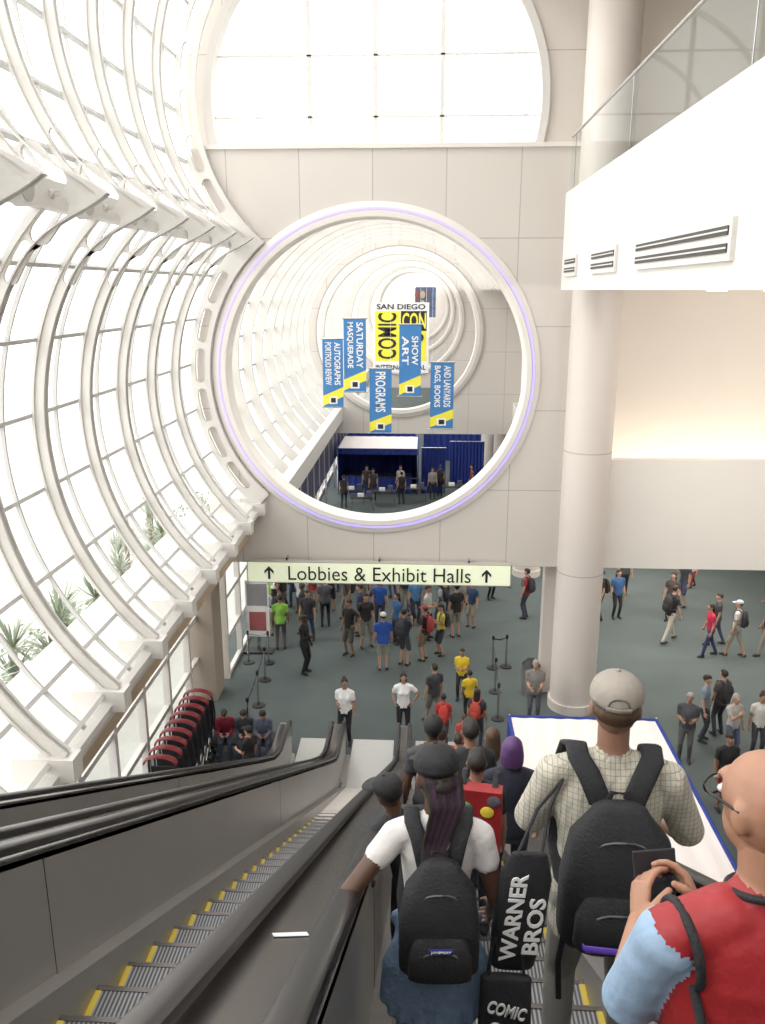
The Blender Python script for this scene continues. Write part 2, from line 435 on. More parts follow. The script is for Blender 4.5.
# ------------------------------------------------------------------ far vault
b = MB()
rings_y = (40.5, 60.5, 80.5, 100.5)
ys = [YW+1.9+1.9*i for i in range(52)]
for y in ys:
    if any(abs(y-q-.3) < .5 for q in rings_y): continue
    pts = [((CX+4.22*math.cos(t), ZL+4.22*math.sin(t)), (CX+4.52*math.cos(t), ZL+4.52*math.sin(t))) for t in [math.radians(228-200*i/44) for i in range(45)]]
    b.band(pts, y-.06, y+.06, 'rib')
for an in range(224, 28, -13): bar(b, (CX, ZL), 4.56, an, YW+.5, 121, .04)
b.box((-5.6, YW+.5, 4.5), (-4.0, 121, 5.15), 'rib')
b.box((-5.6, YW+.5, 3.85), (-5.3, 121, 4.6), 'rib')
b.obj('vault_ribs')
b = MB(); b.arc_strip((CX, ZL), 4.6, 228, 28, YW+.5, 121, 'glass', 50); b.obj('window_5', smooth=True, recalc=False)
for i, y in enumerate(rings_y):
    o_ = circ((CX, ZL), 4.42, 226, 28, 50, False)
    b = plate([(-5.4, 3.85), (-5.4, o_[0][1])]+o_+[(6, 10.8), (6, 3.85)], [circ((CX, ZL), RO)], y, y+.4, 'wall')
    b.merge(ring_lathe((CX, ZL), [(RO-.04, y-.14), (RO+.14, y-.14), (RO+.3, y-.06), (RO+.3, y+.02), (RO, y+.02), (RO, y+.42), (RO-.04, y+.42)], 'white', 72))
    b.merge(ring_lathe((CX, ZL), [(RO+.30, y-.07), (RO+.36, y-.07), (RO+.36, y+.0), (RO+.30, y+.0)], 'shade', 72))
    b.obj('wall_ring_far_%d' % (i+1), recalc=True)
b = MB(); b.box((-6, 121, 0), (15, 121.3, 11), 'white'); b.obj('wall_end')
b = MB(); b.box((2.55, YW+.5, 10.75), (6.2, 121, 11.1), 'white'); b.obj('ceiling_vault_side')
b = MB(); b.box((6, YW+1.9, 3.8), (6.3, 121, 11), 'white'); b.obj('wall_upper_right')
b = MB(); b.box((4.3, YW+.3, 3.8), (15, 121, 4.1), 'white'); b.box((4.3, YW+.9, 3.8), (4.6, 121, 5.4), 'white'); b.obj('ceiling_lobby')
b = MB(); b.box((-5.0, 32, 1.6), (-4.9, 58, 3.9), 'navy'); b.box((-5.05, 32, 3.85), (-4.85, 58, 3.95), 'rib')
for i in range(52): b.box((-4.9, 32+i*.5, 1.7), (-4.88, 32.22+i*.5, 3.7), 'shade' if i % 4 == 0 else 'navy')
for i in range(7): b.box((-5.0, 33+i*4, 0), (-4.9, 33.1+i*4, 1.7), 'chrome')
b.obj('navy_partition')

# ------------------------------------------------------------------ column, balcony, right wall
def column(name, x, y, z0, z1, r=.58):
    b = MB(); b.tube([(x, y, z0), (x, y, z1)], [r, r], 'column', n=48, cap=False)
    b.tube([(x, y, z0), (x, y, z0+.25)], [r+.05, r+.05], 'column', n=48, cap=False)
    for z in (3.8, 6.9): 
        if z0 < z < z1: b.tube([(x, y, z-.012), (x, y, z+.012)], [r+.004, r+.004], 'shade', n=48, cap=False)
    return b.obj(name, auto=True)
column('column', 4.02, 20.25, 0, 18.3)
for i in range(1, 8): column('column', 4.05, 20.5+10*i+.35+(.9 if i % 2 == 0 else 0), 0, 10.75, .5)
b = MB(); b.box((3.25, 20.95, 0), (3.75, 21.35, 3.8), 'column'); b.obj('pier', bevel=.02)
b = MB(); b.box((4.5, YW, 3.79), (15, YW+.3, 6.62), 'parapet'); b.obj('wall_parapet_right')
b = MB(); b.box((4.3, YW+1.7, 3.8), (15, YW+1.9, 10.7), 'beige'); b.box((4.5, YW+.3, 6.0), (15, YW+1.7, 6.1), 'beige'); b.obj('wall_recess')
b = MB(); b.box((4.8, YW+.9, 6.1), (14.8, YW+1.1, 6.17), 'cove'); b.obj('cove_light')
b = MB()
b.box((3.05, -8, 10.7), (15, 19.55, 12.75), 'fascia'); b.box((4.62, 19.5, 10.7), (15, YW+1.7, 12.75), 'white')
b.obj('balcony_slab')
b = MB()
for y0, y1 in ((17.6, 18.9), (14.0, 15.9), (8.8, 12.6), (3.5, 7.2)):
    b.box((3.0, y0-.05, 10.98), (3.05, y1+.05, 11.40), 'rib')
    for k in range(2):
        z = 11.06+k*.17; b.box((2.985, y0+.03, z), (3.0, y1-.03, z+.09), 'vent')
        b.box((2.978, y0+.03, z+.038), (2.985, y1-.03, z+.055), 'rib')
b.obj('air_vents')
b = MB(); b.add([(3.12, -8, 12.75), (3.12, 19.5, 12.75), (3.12, 19.5, 13.85), (3.12, -8, 13.85)], [(0, 1, 2, 3)], 'railglass')
b.tube([(3.12, -8, 13.88), (3.12, 19.5, 13.88)], [.025]*2, 'shade', side=(0, 0, 1), n=10)
for i in range(6): b.box((3.115, -6+5*i, 12.75), (3.125, -5.985+5*i, 13.85), 'chrome')
b.obj('balcony_glass_rail', recalc=False)
b = MB(); b.box((4.62, YW+.35, 12.75), (15, YW+.65, 17.5), 'beige'); b.obj('wall_upper_back')
b = MB(); b.box((15, -10, -.1), (15.3, 125, 19), 'white'); b.obj('wall_right')
b = MB(); b.box((2.15, -10, 17.5), (15.3, YW+.8, 17.9), 'white')
for i in range(7): b.box((4.9, -6+4*i, 16.9), (15, -5.6+4*i, 17.5), 'white')
b.box((4.3, -10, 16.7), (4.9, 19.5, 17.5), 'white'); b.obj('ceiling_upper')
b = MB(); b.box((-6.3, -10.3, 0), (15.3, -10, 17.9), 'white'); b.obj('wall_back')
b = MB(); b.box((-5, -10, 12.1), (3.05, -5.9, 12.38), 'carpet'); b.obj('floor_upper_landing')

# ------------------------------------------------------------------ hanging sign
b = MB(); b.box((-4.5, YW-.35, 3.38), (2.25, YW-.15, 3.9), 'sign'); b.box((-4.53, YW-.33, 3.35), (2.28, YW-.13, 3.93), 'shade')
b.merge(fit(text_mb('Lobbies & Exhibit Halls', .4, 'ink', bold=False), 4.7, .38), Matrix.Translation((-1.1, YW-.36, 3.63)) @ FACE)
for x in (-3.95, 1.65):
    b.prism([(x-.03, 3.46), (x+.03, 3.46), (x+.03, 3.70), (x+.12, 3.60), (x+.12, 3.68), (x, 3.81), (x-.12, 3.68), (x-.12, 3.60), (x-.03, 3.70)], YW-.365, YW-.352, 'ink')
for x in (-3.5, -1.1, 1.2): b.box((x-.02, YW-.26, 3.9), (x+.02, YW-.22, 4.0), 'chrome'); b.box((x-.02, YW-.26, 3.95), (x+.02, YW, 4.0), 'chrome')
b.obj('hanging_sign')

# ------------------------------------------------------------------ banners
def banner(cx, zb, wd, ht, y, texts):
    b = MB(); b.box((cx-wd/2, y, zb), (cx+wd/2, y+.02, zb+ht), 'banblue')
    b.prism([(cx-wd/2, zb+ht*.17), (cx+wd/2, zb+ht*.30), (cx+wd/2, zb+ht*.16), (cx-wd/2, zb+ht*.02)], y-.006, y-.002, 'banyel')
    b.box((cx-wd*.2, y-.012, zb+ht*.05), (cx+wd*.2, y-.007, zb+ht*.16), 'paper')
    b.box((cx-wd*.12, y-.016, zb+ht*.07), (cx+wd*.12, y-.013, zb+ht*.14), 'ink')
    k = len(texts)
    for i, t in enumerate(texts):
        L = ht*.62 if len(t) > 5 else ht*.4
        tm = fit(text_mb(t, .3, 'paper', .002), L, wd*(.46 if k == 1 else .30))
        b.merge(tm, Matrix.Translation((cx+(wd*(.0 if k == 1 else (.22-.44*i))), y-.012, zb+ht*.64)) @ FACE @ Matrix.Rotation(-PI/2, 4, 'Z'))
    b.tube([(cx-wd/2-.04, y+.01, zb+ht), (cx+wd/2+.04, y+.01, zb+ht)], [.025]*2, 'chrome', side=(0, 0, 1), n=8)
    b.tube([(cx-wd/2-.04, y+.01, zb), (cx+wd/2+.04, y+.01, zb)], [.02]*2, 'chrome', side=(0, 0, 1), n=8)
    zt_ = ZL+math.sqrt(4.3**2-(cx-CX)**2)
    for s_ in (-1, 1): b.tube([(cx+s_*wd*.45, y+.01, zb+ht), (cx+s_*wd*.45, y+.01, zt_)], [.006]*2, 'chrome', n=5)
    return b.obj('hanging_banner')
banner(-3.30, 6.56, .74, 2.45, 30.1, ['AUTOGRAPHS', 'PORTFOLIO REVIEW'])
banner(-2.50, 7.12, .80, 2.6, 30.1, ['SATURDAY', 'MASQUERADE'])
banner(-1.58, 5.62, .80, 2.35, 30.1, ['PROGRAMS'])
banner(-.52, 6.97, .78, 2.55, 30.1, ['SHOW', 'ART'])
banner(.64, 5.80, .84, 2.4, 30.1, ['AND LANYARDS', 'BAGS, BOOKS'])
b = MB(); y = 38.6; cx, zc = -1.1, 8.58; wd, ht = 2.55, 3.15
b.box((cx-wd/2, y, zc-ht/2), (cx+wd/2, y+.03, zc+ht/2), 'paper')
b.box((cx-wd*.46, y-.006, zc-ht*.33), (cx+wd*.0, y-.002, zc+ht*.38), 'banyel')
b.box((cx+wd*.0, y-.006, zc+ht*.10), (cx+wd*.46, y-.002, zc+ht*.38), 'ink')
b.box((cx+wd*.0, y-.006, zc-ht*.33), (cx+wd*.46, y-.002, zc+ht*.10), 'banyel')
b.prism([(cx+.05, zc-ht*.33), (cx+.55, zc+ht*.1), (cx+.75, zc-.1), (cx+.3, zc-ht*.33)], y-.012, y-.008, 'ink')
b.tube([(cx+.55, y-.03, zc+.02), (cx+.55, y-.035, zc+.02)], [(.5, .28)]*2, 'ink', n=20, cap=False)
b.tube([(cx+.55, y-.05, zc+.02), (cx+.55, y-.055, zc+.02)], [(.22, .1)]*2, 'paper', n=16, cap=False)
tm = fit(text_mb('COMIC', .5, 'ink'), 2.05, .85); b.merge(tm, Matrix.Translation((cx-.62, y-.012, zc+.08)) @ FACE @ Matrix.Rotation(PI/2, 4, 'Z'))
tm = fit(text_mb('CON', .5, 'banyel'), 1.08, .72); b.merge(tm, Matrix.Translation((cx+.6, y-.012, zc+.76)) @ FACE)
tm = fit(text_mb('SAN DIEGO', .3, 'ink'), 2.2, .24); b.merge(tm, Matrix.Translation((cx, y-.012, zc+ht*.44)) @ FACE)
tm = fit(text_mb('INTERNATIONAL', .3, 'ink'), 2.3, .22); b.merge(tm, Matrix.Translation((cx, y-.012, zc-ht*.42)) @ FACE)
for s_ in (-1, 1): b.tube([(cx+s_*wd*.45, y+.01, zc+ht/2), (cx+s_*wd*.45, y+.01, 12.7)], [.008]*2, 'chrome', n=5)
b.obj('convention_banner')
b = MB(); b.box((-.7, 58, 8.9), (.7, 58.05, 10.9), 'navy')
for i in range(12): b.ell((-.55+(i % 4)*.36, 57.97, 9.15+(i//4)*.62), (.17, .02, .26), cloth([(.25, .08, .06), (.10, .16, .3), (.12, .12, .14), (.45, .38, .25)][(i*7) % 4]))
for x in (-.6, .6): b.tube([(x, 58.02, 10.9), (x, 58.02, 12.3)], [.01]*2, 'chrome', n=5)
b.obj('hanging_artwork_banner')

# ------------------------------------------------------------------ booths
def booth(name, x0, x1, y0, y1, z, sag=.12, drops=True, counter=True):
    b = MB(); nx, ny = 48, 10; vs = []; fs = []
    for j in range(ny+1):
        for i in range(nx+1):
            u = i/nx; v_ = j/ny
            vs.append((x0+(x1-x0)*u, y0+(y1-y0)*v_, z-sag*math.sin(PI*u)*math.sin(PI*v_)+.006*math.sin(u*PI*16)))
    for j in range(ny):
        for i in range(nx): q = j*(nx+1)+i; fs.append((q, q+1, q+nx+2, q+nx+1))
    b.add(vs, fs, 'canvas')
    for x in (x0, x1):
        for y in (y0, y1): b.tube([(x, y, 0), (x, y, z+.05)], [.025]*2, 'chrome', n=8, cap=False)
    for p, q in (((x0, y0), (x1, y0)), ((x0, y1), (x1, y1)), ((x0, y0), (x0, y1)), ((x1, y0), (x1, y1))):
        b.tube([(p[0], p[1], z), (q[0], q[1], z)], [.035]*2, 'drape', side=(0, 0, 1), n=8)
    def curtain(p, q, zt_, zb_):
        L = (V(q)-V(p)).length; n = int(L*12); vs = []; fs = []; d = (V(q)-V(p)).normalized(); nn = V((-d.y, d.x))
        for i in range(n+1):
            c = V(p)+d*L*i/n+nn*.03*math.sin(i*1.57)
            vs += [(c.x, c.y, zt_), (c.x, c.y, zb_)]
        for i in range(n): fs.append((2*i, 2*i+1, 2*i+3, 2*i+2))
        b.add(vs, fs, 'drape')
    if drops:
        curtain((x0, y1), (x1, y1), z, 0.02); curtain((x0, y0), (x0, y1), z, .02); curtain((x1, y0), (x1, y1), z, .02)
        curtain((x0, y0), (x1, y0), z, z-.3)
    if counter:
        b.box((x0+.3, y0+.2, .95), (x1-.3, y0+.9, 1.0), 'ink'); curtain((x0+.3, y0+.22), (x1-.3, y0+.22), .95, .02)
    return b.obj(name, recalc=False)
booth('drape_booth', 1.75, 4.6, 9.0, 14.8, 2.6, counter=False)
booth('drape_booth', -4.6, -.3, 43.5, 47.5, 2.5)
b = MB()
for (x0, x1, y_, m_) in ((-.1, 1.2, 44, 'drape'), (1.5, 3.4, 46, 'drape'), (-4.8, -.5, 52, 'drape'), (0, 3.8, 53, 'drape')):
    n = 40
    vs = []; fs = []
    for i in range(n+1):
        x = x0+(x1-x0)*i/n; vs += [(x, y_+.04*math.sin(i*1.57), 2.5), (x, y_+.04*math.sin(i*1.57), 0)]
    for i in range(n): fs.append((2*i, 2*i+1, 2*i+3, 2*i+2))
    b.add(vs, fs, m_); b.tube([(x0, y_, 2.5), (x1, y_, 2.5)], [.03]*2, 'chrome', side=(0, 0, 1), n=8)
b.obj('pipe_and_drape', recalc=False)
for i, (x, y) in enumerate(((-3.6, 41.5), (-2.0, 41.3), (-.4, 42.0), (1.6, 42.6), (-3.0, 40.0))):
    b = MB(); b.box((x-.6, y-.35, .72), (x+.6, y+.35, .76), 'ink')
    for sx_ in (-1, 1):
        for sy_ in (-1, 1): b.tube([(x+.55*sx_, y+.3*sy_, 0), (x+.55*sx_, y+.3*sy_, .72)], [.02]*2, 'chrome', n=8, cap=False)
    b.box((x-.25, y-.1, .76), (x+.05, y+.15, .9), 'paper'); b.box((x+.2, y-.1, .76), (x+.45, y+.05, 1.05), 'navy')
    b.obj('folding_table')

# ------------------------------------------------------------------ escalators
mS = math.tan(math.radians(30))
def zs(y): return 9.1-mS*y
rail = [(-7.6, 13.38), (-6.6, 13.38), (-6.1, 13.34), (-5.6, zs(-5.6)+.93), (-5.0, zs(-5.0)+1.0)]+[(y, zs(y)+1.0) for y in range(-4, 15)]+[(15.2, zs(15.2)+1.02), (15.7, 1.14), (16.1, 1.03), (16.6, 1.0), (17.2, 1.0)]
def rail_mb(b, x):
    pts = [(x, y, z) for y, z in rail]
    for i in range(1, 9):
        a_ = PI/2-PI*i/8; pts.append((x, 17.2+.27*math.cos(a_), .73+.27*math.sin(a_)))
    pts += [(x, 16.8, .46)]
    top = []
    for i in range(8, 0, -1):
        a_ = PI/2+PI*i/8; top.append((x, -7.6+.27*math.cos(a_), 13.11+.27*math.sin(a_)))
    pts = top+pts
    b.tube(pts, [(.042, .026)]*len(pts), 'rubber', side=(1, 0, 0), n=14, e=.7)
def balustrade(name, x0, x1, rails):
    b = MB(); vs = []; fs = []
    def base(y): return max(0.0, min(12.1, zs(y)-.55))
    n = len(rail)
    for x in (x0, x1):
        for y, z in rail: vs += [(x, y, base(y)), (x, y, z-.06)]
    for k in range(2):
        o = k*2*n
        for i in range(n-1): fs.append((o+2*i, o+2*i+2, o+2*i+3, o+2*i+1))
    b.add(vs, fs, 'steel')
    b.prism([(17.2, 0), (17.2, .94), (17.36, .90), (17.43, .73), (17.36, .55), (17.25, .48), (17.25, 0)], x0, x1, 'steel', axis='X')
    b.prism([(-7.6, 12.38), (-7.6, 13.32), (-7.76, 13.28), (-7.83, 13.1), (-7.7, 12.85), (-7.65, 12.38)], x0, x1, 'steel', axis='X')
    vs = []; fs = []
    prof = [(x0-.0, -.02), (x0, .012), (x0+.03, .022), (x1-.03, .022), (x1, .012), (x1, -.02)]
    for y, z in rail:
        for xx, dz in prof: vs.append((xx, y, z-.07+dz))
    k = len(prof)
    for i in range(len(rail)-1):
        for q in range(k):
            q2 = (q+1) % k; fs.append((i*k+q, i*k+q2, (i+1)*k+q2, (i+1)*k+q))
    b.add(vs, fs, 'deck')
    for j in (-3, 3.2, 9):
        for xx, sg in ((x0, -1), (x1, 1)):
            a_ = zs(j)
            b.box((min(xx, xx+sg*.002), j-.002, a_-.2), (max(xx, xx+sg*.002), j+.002, a_+.92), 'deck')
    for xx, sg in ((x0, -1), (x1, 1)):
        pts2 = [(xx+sg*.02, y, z-.83) for y, z in rail if y > -6]
        b.tube(pts2, [(.03, .02)]*len(pts2), 'chrome', side=(1, 0, 0), n=8, e=.6)
    for x in rails: rail_mb(b, x)
    return b.obj(name, auto=True)
balustrade('escalator_balustrade', -.53, -.20, (-.235, -.49))
balustrade('escalator_balustrade', -2.09, -1.73, (-1.77, -2.05))
balustrade('escalator_balustrade', -3.26, -3.0, (-3.05,))
balustrade('escalator_balustrade', 1.02, 1.22, (1.08,))
M['tread'] = grid_mat('tread_grooves', (0.30, 0.30, 0.31), (0.07, 0.07, 0.075), .022, 50, .006, 'WXY', rough=.45)
M['tread'].node_tree.nodes['Principled BSDF'].inputs['Metallic'].default_value = .5
def steps(name, x0, x1):
    b = MB()
    for k in range(-14, 40):
        zt_ = 9.1-.2309*k; y0, y1 = .4*k-.2, .4*k+.2
        if zt_ > 12.38 or zt_ < .02: continue
        b.box((x0, y0, zt_-.24), (x1, y1, zt_), 'tread')
        for xa in (x0, x1-.03): b.box((xa, y0+.03, zt_), (xa+.03, y1-.03, zt_+.003), 'yellow')
        b.box((x0, y1-.03, zt_), (x1, y1, zt_+.004), 'deck')
        b.box((x0, y1-.001, zt_-.03), (x0+.06, y1+.004, zt_), 'yellow')
    b.box((x0, 15.7, -.02), (x1, 18.2, .02), 'landing'); b.box((x0, -9, 12.3), (x1, -5.7, 12.395), 'landing')
    for xx, w_ in ((x0-.10, .10), (x1, .10)):
        vs = []
        for y, z in ((-6, 12.7), (-5.7, 12.65), (15.8, .25), (17.2, .2)):
            vs += [(xx, y, z-.9), (xx+w_, y, z-.9), (xx+w_, y, z), (xx, y, z)]
        fs = []
        for i in range(3):
            for q in range(4): q2 = (q+1) % 4; fs.append((i*4+q, i*4+q2, i*4+4+q2, i*4+4+q))
        b.add(vs, fs, 'steel')
    return b.obj(name)
steps('escalator_steps', -.10, .92)
steps('escalator_steps', -1.63, -.63)
steps('escalator_steps', -2.92, -2.17)
b = MB(); b.prism([(-7, 12.1), (-7, 10.6), (-4.5, 10.6), (14.2, -.02), (16.2, -.02), (-5.9, 12.1)][::1], -3.24, 1.20, 'white', axis='X'); b.obj('escalator_truss')
b = MB(); c_ = V((-.36, 1.95, zs(1.95)+.955)); Rm = Matrix.Translation(c_) @ Matrix.Rotation(-math.radians(30), 4, 'X') @ Matrix.Rotation(.3, 4, 'Z')
b.box((-.05, -.020, 0), (.05, .020, .002), 'paper', R=Rm); b.obj('sticker_label')

# ------------------------------------------------------------------ exterior planting
def palm(x, y, h, sc=1.0, m='leaf'):
    b = MB(); rnd = random.Random(int(x*100+y))
    heads = [(0, 0, h), (rnd.uniform(-.5, .5), rnd.uniform(-.5, .5), h-rnd.uniform(.5, 1.0)), (rnd.uniform(-.6, .6), rnd.uniform(-.6, .6), h-rnd.uniform(.9, 1.6))]
    for hx, hy, hz in heads:
        b.tube([(x, y, -.1), (x+hx*.5, y+hy*.5, hz*.5), (x+hx, y+hy, hz)], [.10, .08, .07], 'trunk', n=8)
        for i in range(60):
            az = rnd.uniform(0, 2*PI); el = rnd.uniform(-.5, 1.35); L = rnd.uniform(.5, .85)*sc
            d = V((math.cos(az)*math.cos(el), math.sin(az)*math.cos(el), math.sin(el)))
            s_ = d.cross(V((0, 0, 1))).normalized()*.022*sc
            p0 = V((x+hx, y+hy, hz)); p1 = p0+d*L*.55; p2 = p0+d*L+V((0, 0, -.06*L))
            b.add([p0-s_*.4, p0+s_*.4, p1+s_, p1-s_, p2], [(0, 1, 2, 3), (3, 2, 4)], m)
    return b.obj('yucca_tree', recalc=False)
for i in range(18):
    random.seed(i+3)
    palm(-7.9-random.random()*1.8, 3+i*1.45, 2.4+random.random()*1.3, 1.0+random.random()*.3, random.choice(['leaf', 'leaf2', 'leaf2']))
b = MB()
random.seed(5)
for i in range(70):
    y = 1+i*.5; x = -8.6-random.random()*1.2; r = .5+random.random()*.5; z = random.uniform(.3, 2.6)
    for k in range(70):
        d = V((random.gauss(0, 1), random.gauss(0, 1), random.gauss(0, 1))).normalized(); p = V((x, y, z))+d*r*random.uniform(.6, 1)
        s1 = d.orthogonal().normalized()*.09; s2 = d.cross(s1).normalized()*.05
        b.add([p-s1, p-s2, p+s1, p+s2], [(0, 1, 2, 3)], 'leaf' if k % 2 else 'leaf2')
b.obj('hedge', recalc=False)

# ------------------------------------------------------------------ people
def ik(a, b_, l1, l2, hint):
    d = b_-a; L = max(1e-4, min(d.length, l1+l2-.002)); dn = d.normalized(); e = a+dn*L
    x = (l1*l1-l2*l2+L*L)/(2*L); y = math.sqrt(max(0, l1*l1-x*x))
    h = hint-dn*hint.dot(dn)
    h = h.normalized() if h.length > 1e-4 else dn.orthogonal()
    return a+dn*x+h*y, e

def remesh(mb, vox, it=3):
    me = mb.mesh('src'); o = bpy.data.objects.new('src', me); S.collection.objects.link(o)
    r = o.modifiers.new('r', 'REMESH'); r.mode = 'VOXEL'; r.voxel_size = vox
    s_ = o.modifiers.new('s', 'SMOOTH'); s_.iterations = it; s_.factor = .5
    dg = bpy.context.evaluated_depsgraph_get()
    m2 = bpy.data.meshes.new_from_object(o.evaluated_get(dg))
    bvh = BVHTree.FromPolygons([tuple(v) for v in mb.v], mb.f, epsilon=0)
    out = MB(); out.mats = list(mb.mats)
    out.v = [v.co.copy() for v in m2.vertices]; out.f = [tuple(p.vertices) for p in m2.polygons]
    out.m = []
    for p in m2.polygons:
        q = bvh.find_nearest(p.center); out.m.append(mb.m[q[2]] if q[2] is not None else 0)
    # clean ragged material borders by neighbour vote
    if vox < .013:
        vf = {}
        for fi, f in enumerate(out.f):
            for k in f: vf.setdefault(k, []).append(fi)
        for _ in range(3):
            new = list(out.m)
            for fi, f in enumerate(out.f):
                cnt = {}
                for k in f:
                    for g in vf[k]:
                        cnt[out.m[g]] = cnt.get(out.m[g], 0)+1
                if len(cnt) > 1: new[fi] = max(cnt, key=cnt.get)
            out.m = new
    bpy.data.objects.remove(o); bpy.data.meshes.remove(me); bpy.data.meshes.remove(m2)
    return out

def hand(dirv, palmn, side, sk, curl=.5, fine=False):
    mb = MB(); d = dirv.normalized(); nrm = (palmn-d*palmn.dot(d)).normalized(); u = d.cross(nrm).normalized()*side
    n = 10 if fine else 6
    mb.tube([d*.0, d*.03, d*.065, d*.088], [(.024, .017), (.033, .016), (.039, .015), (.037, .012)], sk, side=u, n=12)
    for k, (off, L) in enumerate(((.028, .072), (.010, .080), (-.009, .074), (-.027, .058))):
        p = d*.082+u*off; pts = [p-d*.02, p]; ang = 0
        for seg in (.42, .32, .26):
            ang += curl*(.75+.12*k)
            dd = (d*math.cos(ang)+nrm*math.sin(ang)); pts.append(pts[-1]+dd*L*seg)
        mb.tube(pts, [.0095, .0092, .0088, .0082, .007], sk, side=u, n=n)
    t0 = d*.018+u*.022; t1 = t0+(d*.6+u*.75+nrm*.2).normalized()*.036; t2 = t1+(d*.85+u*.3+nrm*.5*(.5+curl)).normalized()*.03; t3 = t2+(d*.9+nrm*(.3+curl)-u*.1).normalized()*.024
    mb.tube([t0, t1, t2, t3], [.014, .012, .0105, .0085], sk, side=nrm, n=n)
    return remesh(mb, .0035, 1) if fine else mb

